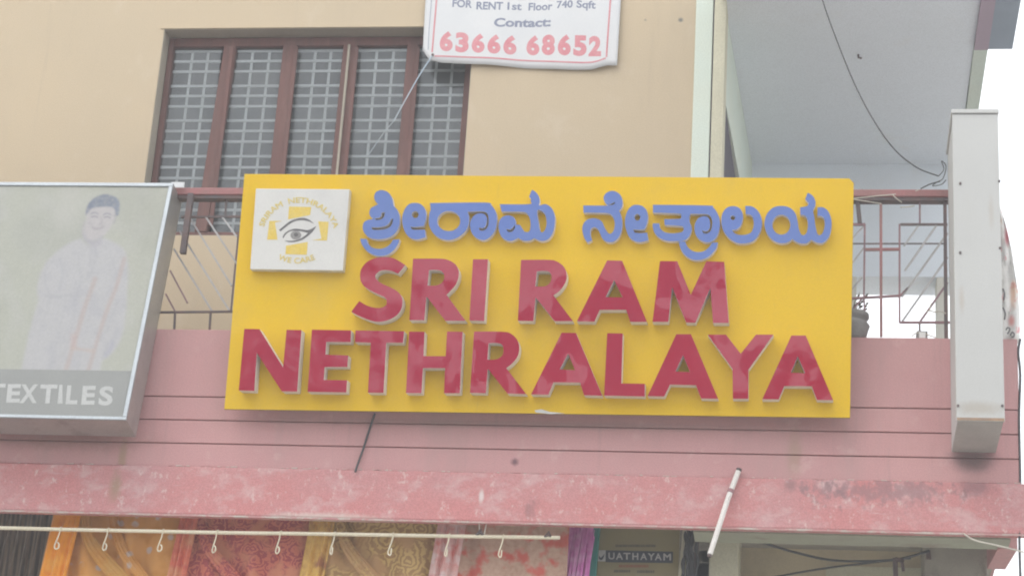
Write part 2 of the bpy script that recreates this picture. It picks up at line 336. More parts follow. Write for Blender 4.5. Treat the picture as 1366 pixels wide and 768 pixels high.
def cloth(name, cols, kind, sc, rough=.75):
    """printed saree cloth: woven pattern of 3 colours"""
    M = bpy.data.materials.new(name); M.use_nodes = True; t = M.node_tree; l = t.links.new; b = t.nodes['Principled BSDF']
    tcn = t.nodes.new('ShaderNodeTexCoord'); mpp = t.nodes.new('ShaderNodeMapping'); mpp.inputs['Scale'].default_value = (sc, sc*.5, sc); l(tcn.outputs['Object'], mpp.inputs['Vector'])
    n1 = t.nodes.new('ShaderNodeTexNoise'); n1.inputs['Scale'].default_value = .35; n1.inputs['Detail'].default_value = 6; l(mpp.outputs[0], n1.inputs['Vector'])
    nd = t.nodes.new('ShaderNodeTexNoise'); nd.inputs['Scale'].default_value = 1.6; l(mpp.outputs[0], nd.inputs['Vector'])
    ad = t.nodes.new('ShaderNodeVectorMath'); ad.operation = 'MULTIPLY_ADD'; l(nd.outputs['Color'], ad.inputs[0]); ad.inputs[1].default_value = (.3, .3, .3) if kind == 'flower' else (.9, .9, .9); l(mpp.outputs[0], ad.inputs[2])
    if kind in ('paisley', 'flower'):
        p = t.nodes.new('ShaderNodeTexVoronoi'); p.inputs['Scale'].default_value = .55 if kind == 'paisley' else .4; l(ad.outputs[0], p.inputs['Vector'])
        if kind == 'paisley':
            q = t.nodes.new('ShaderNodeMath'); q.operation = 'MULTIPLY'; q.inputs[1].default_value = 26; l(p.outputs['Distance'], q.inputs[0])
            q2 = t.nodes.new('ShaderNodeMath'); q2.operation = 'SINE'; l(q.outputs[0], q2.inputs[0])
            q3 = t.nodes.new('ShaderNodeMath'); q3.operation = 'MULTIPLY_ADD'; q3.inputs[1].default_value = .3; q3.inputs[2].default_value = .5; l(q2.outputs[0], q3.inputs[0]); po = q3.outputs[0]
        else:
            po = p.outputs['Distance']
    elif kind == 'stripe':
        p = t.nodes.new('ShaderNodeTexWave'); p.bands_direction = 'X'; p.inputs['Scale'].default_value = 1; p.inputs['Distortion'].default_value = .4; l(mpp.outputs[0], p.inputs['Vector']); po = p.outputs['Fac']
    else:
        p = t.nodes.new('ShaderNodeTexNoise'); p.inputs['Scale'].default_value = 1.2; p.inputs['Detail'].default_value = 8; l(mpp.outputs[0], p.inputs['Vector']); po = p.outputs['Fac']
    r = t.nodes.new('ShaderNodeValToRGB'); e = r.color_ramp.elements
    lo, hi = (.14, .26) if kind == 'flower' else (.4, .6) if kind == 'paisley' else (.3, .62)
    e[0].position = lo; e[0].color = (*cols[1], 1); e[1].position = hi; e[1].color = (*cols[0], 1)
    l(po, r.inputs['Fac'])
    x = t.nodes.new('ShaderNodeMix'); x.data_type = 'RGBA'; x.inputs['B'].default_value = (*cols[2], 1)
    mr = t.nodes.new('ShaderNodeMapRange'); mr.inputs['From Min'].default_value = .5; mr.inputs['From Max'].default_value = .62; l(n1.outputs['Fac'], mr.inputs['Value']); l(mr.outputs[0], x.inputs['Factor'])
    l(r.outputs['Color'], x.inputs['A']); l(x.outputs['Result'], b.inputs['Base Color'])
    b.inputs['Roughness'].default_value = rough; b.inputs['Specular IOR Level'].default_value = .25
    b.inputs['Sheen Weight'].default_value = .15
    w = t.nodes.new('ShaderNodeTexNoise'); w.inputs['Scale'].default_value = 300; bp = t.nodes.new('ShaderNodeBump'); bp.inputs['Strength'].default_value = .2; bp.inputs['Distance'].default_value = .002
    l(tcn.outputs['Object'], w.inputs['Vector']); l(w.outputs['Fac'], bp.inputs['Height']); l(bp.outputs[0], b.inputs['Normal'])
    MATS[name] = M
cloth('saree_orange', [(.70, .34, .09), (.62, .50, .44), (.64, .29, .06)], 'flower', 30)
cloth('saree_orange_border', [(.86, .35, .03), (.76, .27, .02), (.82, .42, .07)], 'noise', 14)
cloth('saree_orange_pallu', [(.64, .32, .07), (.58, .27, .06), (.60, .34, .10)], 'noise', 18)
cloth('saree_red', [(.62, .19, .13), (.42, .085, .09), (.64, .25, .15)], 'paisley', 28)
cloth('saree_red_pleat', [(.74, .23, .14), (.60, .13, .10), (.70, .32, .18)], 'noise', 26)
cloth('saree_gold', [(.64, .45, .18), (.44, .26, .11), (.54, .32, .15)], 'paisley', 20)
cloth('saree_gold_pleat', [(.74, .48, .13), (.60, .34, .09), (.40, .17, .07)], 'noise', 30)
cloth('saree_pale', [(.60, .42, .32), (.50, .30, .22), (.62, .14, .11)], 'noise', 34)
cloth('saree_pale_pleat', [(.72, .54, .52), (.64, .16, .13), (.68, .46, .42)], 'noise', 16)
cloth('fringe_pink', [(.72, .26, .58), (.60, .16, .48), (.76, .42, .66)], 'noise', 30)
cloth('dark_cloth', [(.25, .19, .14), (.13, .10, .08), (.19, .15, .12)], 'stripe', 14)
g = MATS

# ------------------------------------------------------------------ ground
tag(MB().add([(-60, -60, 0), (60, -60, 0), (60, 60, 0), (-60, 60, 0)], [(0, 1, 2, 3)]).build('ground', g['street']), kind='structure')
tag(boxpart('pavement', g['paving'], None, -30, 8, 8.6, 10.4, .004, .15, bevel=.02), kind='structure')

# ------------------------------------------------------------------ the building
B = thing('shop_building', (-2, 11, 0), 'two storey shop building with pink balcony parapet and cream upper wall', 'building')
YW = 11.0
TL = at(218.5, 39, YW); BR_ = at(623, 160, YW); X0, X1, Z1, Z0 = -3.815, -1.988, TL.z, 6.235
w = MB()
XL, XR, ZT = -9, at(925, 120, YW).x, 9.6
for a in ((XL, X0, 4.5, ZT), (X1, XR, 4.5, ZT), (X0, X1, 4.5, Z0), (X0, X1, Z1, ZT)): w.box(a[0], a[1], YW, YW+.22, a[2], a[3])
w.build('wall', g['cream'], B, label='cream plastered wall of the upper floor')
# reveal lining of the window opening
for a in ((X0, X0+.004, YW+.004, YW+.2, Z0, Z1), (X1-.004, X1, YW+.004, YW+.2, Z0, Z1), (X0+.004, X1-.004, YW+.004, YW+.2, Z1-.004, Z1), (X0+.004, X1-.004, YW+.004, YW+.2, Z0, Z0+.004)):
    boxpart('window_reveal', g['reveal'], B, *a)
boxpart('plaster_lip', g['cream'], B, X0-.02, X1+.02, YW-.006, YW, Z1+.0, Z1+.012)
# corner pilaster: pale green strip, groove, cream strip
xa, xb, xc = at(925.5, 235, YW).x, at(946, 235, YW).x, at(963, 235, YW).x
boxpart('corner_pilaster', g['palegreen'], B, XR+.0005, xb-.004, YW-.012, YW+.22, 4.5, ZT, bevel=.004)
boxpart('corner_pilaster', g['palecream'], B, xb+.004, xc, YW-.02, YW+.22, 4.5, ZT, bevel=.004)
boxpart('joint', g['shade_grey'], B, xb-.004, xb+.004, YW+.0, YW+.2, 4.5, ZT)
# --- window
YF = YW+.13
win = MB()
def wx(x59, x225): return (at(180+x59/2.844, 59.8, YF).x + at(180+x225/2.844, 225, YF).x)/2
FR = [wx(128, 62), wx(152, 95)], [wx(330, 276), wx(374, 324)], [wx(566, 520), wx(620, 570)], [wx(790, 756), wx(848, 804)], [wx(1035, 1000), wx(1077, 1045)], [wx(1258, 1232), wx(1278, 1248)]
FR = [list(f) for f in FR]; FR[0][0] = X0+.006; FR[-1][1] = X1-.005
zt, zb = Z1-.006, Z0+.006
win.box(FR[0][0], FR[0][1], YF-.03, YF+.04, zb, zt); win.box(FR[-1][0], FR[-1][1], YF-.03, YF+.04, zb, zt)
win.box(FR[0][1], FR[-1][0], YF-.028, YF+.04, zt-.055, zt); win.box(FR[0][1], FR[-1][0], YF-.028, YF+.04, zb, zb+.06)
WIN = win.build('window', g['wood'], B, bevel=.004, label='five light timber window with a steel grille')
for i in range(1, 5):
    a, b = FR[i]
    dx = .022 if i == 1 else 0
    mm = MB(); mm.hexa([(a-dx, YF-.034, zb+.06), (b-dx, YF-.034, zb+.06), (b-dx, YF+.03, zb+.06), (a-dx, YF+.03, zb+.06)], [(a+dx, YF-.034, zt-.055), (b+dx, YF-.034, zt-.055), (b+dx, YF+.03, zt-.055), (a+dx, YF+.03, zt-.055)])
    mm.build('mullion', g['wood'], WIN, bevel=.004)
    # narrow sash stiles beside each mullion, slightly proud and uneven
    boxpart('sash_stile', g['wood'], WIN, b-.012, b+.012, YF-.044, YF-.034, zb+.08+.01*i, zt-.06-.004*i, bevel=.003)
boxpart('sash_edge', g['reveal'], WIN, (FR[3][0]+FR[3][1])/2-.009, (FR[3][0]+FR[3][1])/2+.004, YF-.05, YF-.034, zb+.08, zt-.06)
gz = [at(240, 30+v/3.3375, YF+.05).z for v in (98, 143, 188, 233, 297, 341, 387, 450, 496, 543, 608, 657, 705)]
while gz[-1] > zb+.1: gz.append(gz[-1]-(.115 if len(gz) % 3 == 1 else .082))
hm = None
for i in range(5):
    a, b = FR[i][1], FR[i+1][0]
    pn = boxpart('pane', g['pane_glass'], WIN, a, b, YF, YF+.005, zb+.06, zt-.055)
    for z in gz[1:]: boxpart('grille_bar', g['grille'], WIN, a, b, YF+.012, YF+.018, z-.0078, z+.0078)
    for k in (.333, .667):
        x = a+(b-a)*k+.01; boxpart('grille_bar', g['grille'], WIN, x-.0075, x+.0075, YF+.019, YF+.024, zb+.06, zt-.055)
boxpart('window_curtain', g['curtain'], B, X0-.3, X1+.3, YW+.42, YW+.44, Z0-.3, Z1+.3)
# room behind the window so that the glass looks into a dim room
rm = MB(); rm.box(X0-.4, X0-.38, YW+.23, YW+1.6, Z0-.4, Z1+.4); rm.box(X1+.38, X1+.4, YW+.23, YW+1.6, Z0-.4, Z1+.4)
rm.box(X0-.38, X1+.38, YW+.23, YW+1.6, Z1+.38, Z1+.4); rm.box(X0-.38, X1+.38, YW+.23, YW+1.6, Z0-.4, Z0-.38)
rm.build('room', g['interior'], B)
# --- parapet: plastered courses with grooves
XPL, XPR = -9, .906
ZG = [4.597, 4.7135, 4.833, 4.953, 5.306]
for i in range(4):
    boxpart('plaster_course', g['pink'], B, XPL, XPR, 10.0, 10.10, ZG[i]+(.003 if i else -.02), ZG[i+1]-(.003 if i < 3 else 0), bevel=.003)
boxpart('parapet_core', g['metal_pink'], B, XPL, XPR-.004, 10.012, 10.095, 4.6, 5.2)
boxpart('parapet_side', g['pink'], B, .79, XPR, 10.102, 13.4, 4.6, 5.30, bevel=.003)
# --- slab edge beam
boxpart('edge_beam', g['pink_worn'], B, XPL, .93, 9.986, 10.06, 4.352, 4.592, bevel=.006)
lb = MB(); n = 260; 
for i in range(n):                                    # ragged cement fillet on the beam's top ledge
    x = XPL+2+(i+random.random()*.4)*(.93-XPL-2)/n; wd = random.uniform(.008, .03); 
    if random.random() < .62: h = random.uniform(.002, .007); lb.box(x, x+wd, 9.989, 9.9995, 4.5925, 4.5925+h)
fo = lb.build('cement_fillet', g['cement'], B); fo['kind'] = 'stuff'
boxpart('drip_edge', g['cement'], B, XPL, .931, 9.983, 9.996, 4.343, 4.3515)
boxpart('inner_beam', g['under_green'], B, -.60, .86, 10.062, 10.24, 4.346, 4.499)
boxpart('balcony_floor', g['stained'], B, XPL, .86, 10.062, 13.4, 4.50, 4.58)
p1, p2 = atz(1361, 719, 4.345), atz(1341, 757, 4.345)
sb = MB(); q = [(p1.x-.09, 10.203), (p1.x, 10.203), (p2.x, p2.y), (p2.x-.085, p2.y)]
sb.hexa([(*v, 4.338) for v in q], [(*v, 4.498) for v in q]); sb.build('side_beam', g['pink'], B)
# --- projecting balcony roof on the right
ZS = 7.69
boxpart('balcony_ceiling', g['soffit'], B, xc-.03, .845, 9.6, 13.2, ZS, ZS+.12)
rb = MB(); rb.hexa([(.845, 11.55, ZS-.01), (.925, 11.55, ZS-.01), (.925, 13.4, ZS-.01), (.86, 13.4, ZS-.01)], [(.845, 11.55, ZS+.3), (.925, 11.55, ZS+.3), (.925, 13.4, ZS+.3), (.86, 13.4, ZS+.3)])
rb.build('roof_edge', g['palegreen'], B)
ye = atz(1325, 66, ZS-.02).y
boxpart('roof_edge', g['mauve'], B, .846, .925, 9.6, ye, ZS-.025, ZS+.3)
boxpart('sunshade_slab', g['bluegrey'], B, .926, 1.062, 9.6, ye, ZS-.02, ZS+.3)
p = atz(1145, 73, ZS); MB().tube([(p.x, p.y, ZS), (p.x, p.y, ZS-.02), (p.x+.02, p.y, ZS-.025)], .006, 8).build('ceiling_hook', g['metal_dark'], B)
# left side beam (slightly splayed) and the recessed side wall under it
zbm = 7.16; xA = xc-.002
sbm = MB(); sbm.hexa([(xA-.2, 11.23, zbm), (xA, 11.23, zbm), (xA+.085, 13.2, zbm), (xA-.2, 13.2, zbm)], [(xA-.2, 11.23, ZS-.002), (xA, 11.23, ZS-.002), (xA+.085, 13.2, ZS-.002), (xA-.2, 13.2, ZS-.002)])
sbm.build('ceiling_beam', g['palegreen'], B)
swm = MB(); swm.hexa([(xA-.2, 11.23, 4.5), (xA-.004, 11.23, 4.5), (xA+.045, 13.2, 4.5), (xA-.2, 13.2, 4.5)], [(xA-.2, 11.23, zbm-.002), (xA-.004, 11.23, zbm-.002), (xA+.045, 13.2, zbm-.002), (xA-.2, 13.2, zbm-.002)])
swm.build('side_wall', g['shade_grey'], B)  # dark grey puts the passage's shadow into the wall colour
# back wall with the opening to the sky
YB = 13.2; zl = at(1200, 369, YB).z
xl0, xl1, xp1 = at(1142.5, 420, YB).x, at(1250, 420, YB).x, at(1265, 420, YB).x
boxpart('lintel', g['soffit'], B, XR-.3, 1.0, YB, YB+.32, zl, ZS+.1)
boxpart('rear_wall', g['backwall'], B, XR-.3, xl0, YB, YB+.2, 4.6, zl-.002)
boxpart('rear_pillar', g['backwall'], B, xl1, xp1, YB, YB+.2, 4.6, zl-.002)
boxpart('rear_sill', g['backwall'], B, xl0, .9, YB, YB+.2, 4.6, 5.5)
# --- shop front under the slab
boxpart('shop_wall', g['olive_wall'], B, at(985, 740, 10.9).x, .75, 10.9, 11.1, 0, 4.5)
boxpart('shop_back_wall', g['interior'], B, XPL, -.4, 12.6, 12.7, 0, 4.5)
boxpart('shop_pillar', g['palecream'], B, at(946, 740, 10.45).x, at(985, 740, 10.45).x, 10.45, 10.8, 0, 4.499, bevel=.006)
boxpart('corner_column', g['stained'], B, at(1232, 740, 10.6).x, at(1318, 740, 10.6).x, 10.6, 10.88, 0, 4.499, bevel=.01)
boxpart('wall_band', g['palecream'], B, .02, at(1232, 760, 10.89).x-.0, 10.89, 10.899, 3.5, at(1150, 755, 10.89).z)
boxpart('shop_step', g['paving'], B, XPL, .75, 10.41, 12.6, 0, .35)

# ------------------------------------------------------------------ balcony railing
YR = 10.05
R_ = thing('balcony_railing', (-1.3, YR, 5.306), 'metal balcony railing with red wooden handrail on the pink parapet', 'railing')
zr0 = at(1200, 265.5, YR).z; zr1 = at(1200, 258.5, YR).z
boxpart('handrail', g['metal_red'], R_, -9, .62, YR-.03, YR+.04, zr0, zr1+.012, bevel=.006)
boxpart('rail_angle', g['metal_dark'], R_, -9, .62, YR-.022, YR+.03, zr0-.016, zr0-.001)
def rbar(pts, M, wd=.011, name='bar'):
    P = [at(x, y, YR) for x, y in pts]
    mb = MB()
    for a, b in zip(P, P[1:]): mb.bar(a, b, wd, wd)
    return mb.build(name, g[M], R_)
for pts, M, wd in [
    ([(1144, 270), (1147, 298)], 'metal_dark', .02), ([(1136, 299.5), (1154, 299.5)], 'metal_mauve', .011), ([(1153.5, 299), (1152.5, 397)], 'metal_mauve', .009),
    ([(1136, 325), (1262, 325)], 'metal_dark', .006), ([(1175, 272), (1175.5, 449)], 'metal_red', .013), ([(1154, 333), (1201, 332.5)], 'metal_red', .012),
    ([(1200, 299), (1200, 430)], 'metal_mauve', .009), ([(1201, 299.5), (1264, 299.5)], 'metal_dark', .010), ([(1227, 270), (1227, 299)], 'metal_mauve', .009),
    ([(1260.5, 266), (1262, 452)], 'metal_dark', .016), ([(1136, 398), (1201, 394.5)], 'metal_mauve', .010), ([(1200, 430), (1268, 430)], 'metal_mauve', .010),
    ([(1226.7, 431), (1227, 452)], 'metal_dark', .009), ([(1152.5, 397), (1154, 428)], 'metal_mauve', .008), ([(1201, 394.5), (1211, 384)], 'metal_mauve', .009),
    ([(1225, 301), (1206, 328)], 'metal_white', .008), ([(1249, 301), (1207, 361)], 'metal_white', .009), ([(1264, 311), (1203, 396)], 'metal_white', .009),
    ([(1264, 343), (1204, 428)], 'metal_white', .009), ([(1264, 377), (1228, 428)], 'metal_mauve', .009),
    ([(1152, 302), (1137, 318)], 'metal_white', .007), ([(1152, 331), (1136, 352)], 'metal_white', .007), ([(1150, 370), (1136, 386)], 'metal_white', .007), ([(1151, 397), (1136, 415)], 'metal_mauve', .008),
    # left of the yellow sign
    ([(242, 289.5), (322, 289)], 'metal_dark', .010), ([(213, 416.5), (310, 415.5)], 'metal_dark', .010), ([(233.5, 417), (232.5, 440)], 'metal_dark', .010), ([(281, 416.5), (279.5, 440)], 'metal_dark', .010),
    ([(302, 262), (300.5, 288)], 'metal_dark', .010), ([(318, 312), (308, 416)], 'metal_dark', .008), ([(275, 290), (316, 352)], 'metal_white', .009), ([(297, 290), (316, 316)], 'metal_white', .009),
    ([(253, 290), (309, 381)], 'metal_white', .009), ([(240, 309), (306, 414)], 'metal_white', .009), ([(232, 332), (283, 415)], 'metal_white', .009), ([(227, 361), (250, 404)], 'metal_mauve', .008), ([(221, 392), (234, 416)], 'metal_mauve', .008)]:
    rbar(pts, M, wd)
for xw in (-4.6, -2.2, -1.0): boxpart('post', g['metal_dark'], R_, xw-.012, xw+.012, YR-.01, YR+.02, 5.306, zr0-.017)
brk = MB(); a, b = at(255, 259, YR-.06), at(244, 338, YR-.06); brk.bar(a, b, .028, .03)
bk = brk.build('sign_bracket', g['metal_dark'], None); tag(bk, 'short dark steel bracket beside the right edge of the textiles sign', 'bracket')

# ------------------------------------------------------------------ yellow sign
YT, YBt = 9.70, 9.885
tl, tr, br, bl = at(326, 232, YT), at(1139, 238, YT), at(1134, 557, YBt), at(299, 545.5, YBt)
S = thing('eye_hospital_sign', (-1.4, 9.9, bl.z), 'large yellow signboard with raised blue and red letters on the pink parapet', 'sign')
SP_ = Plane(bl, br-bl, tl-bl)
def spx(x, y, d=0): p = SP_.off(d); return p.px(x, y)
crn = [spx(326, 232), spx(1133, 238), spx(1139, 244), spx(1134, 557), spx(299, 545.5)]
slab_from_outline('panel', SP_, [crn], .02, [g['yellow'], g['yellow_edge']], S, bevel=.002)
fb = MB()
for s in (.12, .5, .88):
    a = SP_.w(s*3.0, .12, -.036); b = SP_.w(s*3.0, 1.1, -.036); fb.bar(a, b, .03, .03)
fb.build('backing_frame', g['metal_dark'], S)
for s in (.15, .5, .85):
    sb_ = MB(); a = SP_.w(s*3.0, .25, -.06); sb_.bar(a, (a.x, 10.0, a.z-.01), .03, .03, upv=(0, 0, 1)); sb_.build('support_arm', g['metal_dark'], S)
LD = .074; BD = .042
def letter(region, k, outer, holes, M, depth, label):
    pl = SP_.off(depth); ox, oy = region
    def cv(lp, corners):
        sm = smooth_outline([(*p, 1) if corners else p for p in lp], 4); return [pl.px(ox+x/k, oy+y/k) for x, y in sm]
    loops = [cv(outer, False)]+[cv(h, False) for h in holes]
    return slab_from_outline('letter', pl, loops, depth-.001, [g[M], g['acrylic_white']], S, bevel=.0, label=label)
def c(*pts): return [(*p, 1) for p in pts]
def ell(cx, cy, rx, ry, n=16): return [(cx+rx*math.cos(2*math.pi*i/n), cy+ry*math.sin(2*math.pi*i/n)) for i in range(n)]
K = 6.505
RED = [
 ((460, 335), [(525, 120, 1), (462, 195, 1), (400, 170), (330, 165), (285, 185), (265, 215), (280, 250), (330, 285), (400, 315), (460, 352), (495, 400), (500, 460), (480, 520), (430, 570), (360, 602), (280, 612), (200, 592), (120, 560), (55, 525, 1), (125, 432, 1), (190, 470), (260, 490), (320, 488), (358, 465), (362, 425), (345, 400), (300, 378), (230, 345), (175, 310), (140, 265), (132, 210), (145, 150), (190, 95), (250, 65), (320, 52), (400, 55), (460, 80)], [], 'S'),
 ((460, 335), [(592, 65, 1), (830, 65), (905, 80), (960, 115), (988, 170), (985, 235), (955, 300), (910, 350), (882, 378, 1), (1048, 603, 1), (872, 603, 1), (708, 392, 1), (690, 598, 1), (560, 598, 1)], [[(718, 298, 1), (731, 165, 1), (790, 163), (840, 175), (864, 218), (845, 270), (795, 296)]], 'R'),
 ((460, 335), c((1112, 70), (1243, 70), (1210, 605), (1080, 600)), [], 'I'),
 ((680, 335), [(98, 75, 1), (340, 75), (410, 90), (465, 130), (492, 185), (490, 250), (460, 310), (420, 355), (378, 382, 1), (548, 606, 1), (390, 606, 1), (224, 400, 1), (205, 605, 1), (70, 603, 1)], [[(222, 305, 1), (236, 175, 1), (300, 172), (345, 182), (362, 225), (345, 278), (300, 304)]], 'R'),
 ((680, 335), c((845, 80), (975, 82), (1190, 612), (1045, 612), (1010, 508), (780, 508), (735, 610), (582, 608)), [c((905, 250), (980, 400), (832, 398))], 'A'),
 ((850, 335), c((198, 85), (348, 87), (465, 378), (600, 88), (755, 92), (795, 622), (658, 622), (635, 318), (505, 620), (425, 618), (303, 313), (270, 612), (133, 612)), [], 'M'),
 ((310, 430), c((103, 55), (235, 57), (440, 390), (470, 63), (600, 65), (562, 598), (428, 596), (212, 262), (190, 592), (55, 588)), [], 'N'),
 ((310, 430), c((690, 62), (1030, 68), (1027, 170), (815, 168), (808, 278), (1005, 285), (998, 385), (800, 385), (793, 497), (995, 500), (988, 605), (652, 600)), [], 'E'),
 ((480, 430), c((-38, 68), (385, 75), (375, 175), (230, 175), (205, 608), (70, 607), (95, 175), (-42, 170)), [], 'T'),
 ((480, 430), c((428, 78), (562, 80), (553, 290), (745, 292), (757, 78), (893, 80), (868, 612), (730, 612), (740, 395), (548, 395), (535, 612), (400, 610)), [], 'H'),
 ((610, 430), [(145, 78, 1), (400, 80), (470, 100), (520, 150), (538, 215), (525, 290), (480, 350), (425, 395, 1), (598, 620, 1), (435, 615, 1), (265, 400, 1), (248, 612, 1), (110, 608, 1)], [[(262, 322, 1), (272, 180, 1), (340, 178), (388, 193), (400, 240), (388, 288), (335, 320)]], 'R'),
 ((610, 430), c((905, 88), (1030, 90), (1258, 634), (1100, 630), (1065, 520), (835, 518), (790, 625), (640, 622)), [c((962, 270), (1022, 412), (888, 407))], 'A'),
 ((780, 435), c((195, 60), (330, 62), (318, 495), (522, 498), (520, 608), (168, 600)), [], 'L'),
 ((780, 435), c((795, 68), (922, 68), (1157, 628), (1010, 625), (965, 510), (740, 505), (690, 608), (545, 605)), [c((853, 250), (914, 397), (788, 392))], 'A'),
 ((930, 435), c((92, 72), (250, 72), (378, 238), (510, 72), (662, 72), (445, 375), (443, 628), (310, 628), (307, 370)), [], 'Y'),
 ((930, 435), c((818, 80), (942, 80), (1180, 640), (1040, 638), (995, 520), (755, 518), (708, 632), (565, 632)), [c((872, 258), (937, 407), (813, 402))], 'A')]
for i, (reg, o_, h_, ch) in enumerate(RED): letter(reg, K, o_, h_, 'red', LD, 'raised red letter '+ch)
KB = 7.679
K1, K2, K3, K4, K5 = (475, 250), (610, 250), (770, 250), (860, 250), (985, 250)
BLUE = [
 (K1, [(265, 28), (320, 45), (360, 90), (378, 140), (388, 190), (425, 235), (448, 310), (440, 400), (400, 470), (330, 515), (230, 532), (140, 515), (85, 465), (68, 410), (80, 360), (115, 335), (160, 326), (180, 318, 1), (150, 300), (135, 260), (150, 215), (190, 190), (228, 172, 1), (200, 145), (185, 105), (195, 60), (225, 35)],
  [[(160, 408, 1), (230, 408), (300, 395), (340, 365), (362, 322), (376, 330), (368, 375), (330, 415), (260, 432), (170, 432)], [(190, 317, 1), (235, 310), (256, 290), (262, 255, 1), (296, 258, 1), (285, 300), (255, 328), (205, 333)]]),
 (K1, [(42, 525, 1), (60, 585), (110, 650), (180, 690), (250, 702), (330, 685), (390, 640), (430, 580), (445, 530, 1), (380, 535, 1), (350, 580), (300, 615), (230, 630), (160, 612), (120, 570), (108, 528, 1)], []),
 (K1, [(600, 158), (655, 168), (700, 210), (720, 275), (712, 340), (692, 395, 1), (640, 402), (590, 406), (556, 400, 1), (572, 430, 1), (620, 434), (705, 430, 1), (715, 510, 1), (650, 530), (590, 530), (530, 495), (490, 430), (472, 340), (480, 270), (510, 205), (550, 168)], [ell(606, 278, 34, 36, 10)]),
 (K2, [(-280, 160, 1), (280, 155), (345, 180), (390, 240), (408, 320), (395, 420), (350, 495), (280, 540), (210, 525), (155, 475), (132, 410), (135, 350), (160, 300), (200, 272), (245, 265), (285, 280), (303, 315), (300, 360), (290, 395), (265, 416), (222, 412, 1), (228, 434), (255, 444), (295, 427), (318, 380), (320, 310), (305, 265), (270, 248), (200, 245), (105, 250, 1), (120, 300), (118, 370), (90, 440), (40, 490), (-20, 525), (-90, 540), (-170, 525), (-240, 475), (-285, 400), (-292, 330), (-285, 260), (-272, 230)], [ell(-87, 345, 118, 102, 18)]),
 (K2, [(435, 172, 1), (735, 172), (753, 145), (753, 115), (735, 95, 1), (765, 25, 1), (800, 45), (835, 90), (845, 140), (838, 182), (855, 182, 1), (905, 172), (960, 205), (995, 270), (1002, 350), (985, 450), (945, 520), (890, 548), (840, 545), (790, 520, 1), (740, 545), (680, 545), (625, 518, 1), (560, 548), (500, 540), (450, 500), (425, 430), (425, 370), (445, 320), (490, 290), (545, 290), (590, 320), (602, 383, 1), (640, 385), (665, 420), (690, 455, 1), (730, 455), (748, 420), (750, 350), (735, 300), (710, 265), (660, 250), (455, 248, 1)],
  [[(835, 228), (890, 262), (910, 310), (915, 380), (895, 440), (865, 462), (845, 430), (832, 350), (818, 262)], [(503, 424, 1), (540, 430), (570, 410), (582, 384, 1), (592, 405), (570, 446), (535, 457), (510, 443)]]),
 (K3, [(62, 185, 1), (320, 187, 1), (290, 160), (270, 115), (285, 70), (330, 40), (380, 38), (430, 65), (458, 110), (465, 170), (450, 215), (428, 238, 1), (450, 290), (462, 370), (450, 460), (415, 525), (360, 560), (300, 555), (255, 515), (225, 450), (205, 420), (170, 408), (140, 430), (135, 480), (152, 540, 1), (105, 566, 1), (70, 510), (52, 430), (65, 370), (105, 330), (160, 315), (215, 325), (255, 355), (285, 420), (320, 470), (350, 470), (375, 435), (385, 370), (370, 310), (340, 275), (290, 262), (65, 258, 1)], [[(325, 172), (355, 166), (382, 148, 1), (386, 162), (368, 180), (338, 182)]]),
 (K3, [(605, 178), (665, 190), (710, 235), (725, 300), (715, 370), (690, 428, 1), (640, 434), (572, 430, 1), (588, 462, 1), (640, 468), (715, 462, 1), (730, 540, 1), (660, 560), (600, 555), (545, 520), (510, 460), (490, 380), (495, 300), (525, 225), (565, 188)], [ell(616, 306, 30, 34, 10)]),
 (K4, [(85, 178, 1), (640, 185), (700, 205), (745, 265), (770, 340), (765, 430), (735, 510), (680, 555), (620, 560), (560, 530), (520, 475), (510, 410), (520, 360), (550, 315), (600, 295), (645, 305), (668, 345), (668, 400), (650, 438), (620, 450), (588, 438, 1), (600, 465), (640, 472), (677, 440), (692, 380), (687, 320), (660, 283), (610, 273), (470, 270, 1), (457, 310), (462, 360), (480, 400), (478, 450), (450, 510), (400, 545), (330, 550), (230, 548), (150, 515), (100, 460), (82, 400), (85, 368, 1), (150, 368, 1), (160, 420), (210, 460), (290, 470), (370, 460), (400, 435), (395, 410), (370, 395), (205, 385, 1), (200, 325, 1), (350, 322), (375, 305), (370, 280), (345, 268), (85, 258, 1)], []),
 (K4, [(350, 552, 1), (365, 620), (410, 690), (480, 735), (550, 745), (630, 725), (690, 680), (735, 620), (750, 562, 1), (690, 566, 1), (660, 610), (610, 650), (550, 662), (490, 650), (440, 610), (415, 556, 1)], []),
 (K4, [(895, 192), (960, 205), (1000, 255), (1005, 320), (985, 390), (940, 430), (895, 436, 1), (912, 462), (960, 485), (1030, 485), (1090, 460), (1115, 400), (1115, 330), (1090, 285), (1035, 272, 1), (1030, 190, 1), (1100, 195), (1160, 240), (1195, 310), (1200, 390), (1175, 470), (1120, 545), (1040, 572), (960, 572), (890, 540), (830, 480), (795, 410), (785, 330), (800, 260), (840, 210)], [ell(903, 311, 24, 23, 10)]),
 (K5, [(440, 190), (520, 205), (580, 260), (605, 340), (618, 420), (640, 475), (665, 490), (695, 470), (710, 420), (712, 360), (700, 310), (670, 285), (635, 280, 1), (632, 205, 1), (690, 195), (715, 180), (715, 155), (685, 120, 1), (710, 55, 1), (760, 85), (788, 140), (785, 190), (765, 240), (775, 290), (790, 400), (810, 475), (840, 488), (870, 450), (885, 380), (878, 320), (850, 295), (810, 290, 1), (812, 205, 1), (870, 205), (920, 245), (950, 320), (952, 410), (930, 500), (880, 560), (830, 572), (780, 555), (747, 535, 1), (700, 572), (640, 575), (590, 555), (555, 530, 1), (500, 565), (430, 572), (360, 545), (300, 480), (270, 400), (272, 330), (300, 260), (360, 205)], [ell(440, 382, 92, 102, 18)])]
for reg, o_, h_ in BLUE: letter(reg, KB, o_, h_, 'blue', BD, 'raised blue Kannada letter')
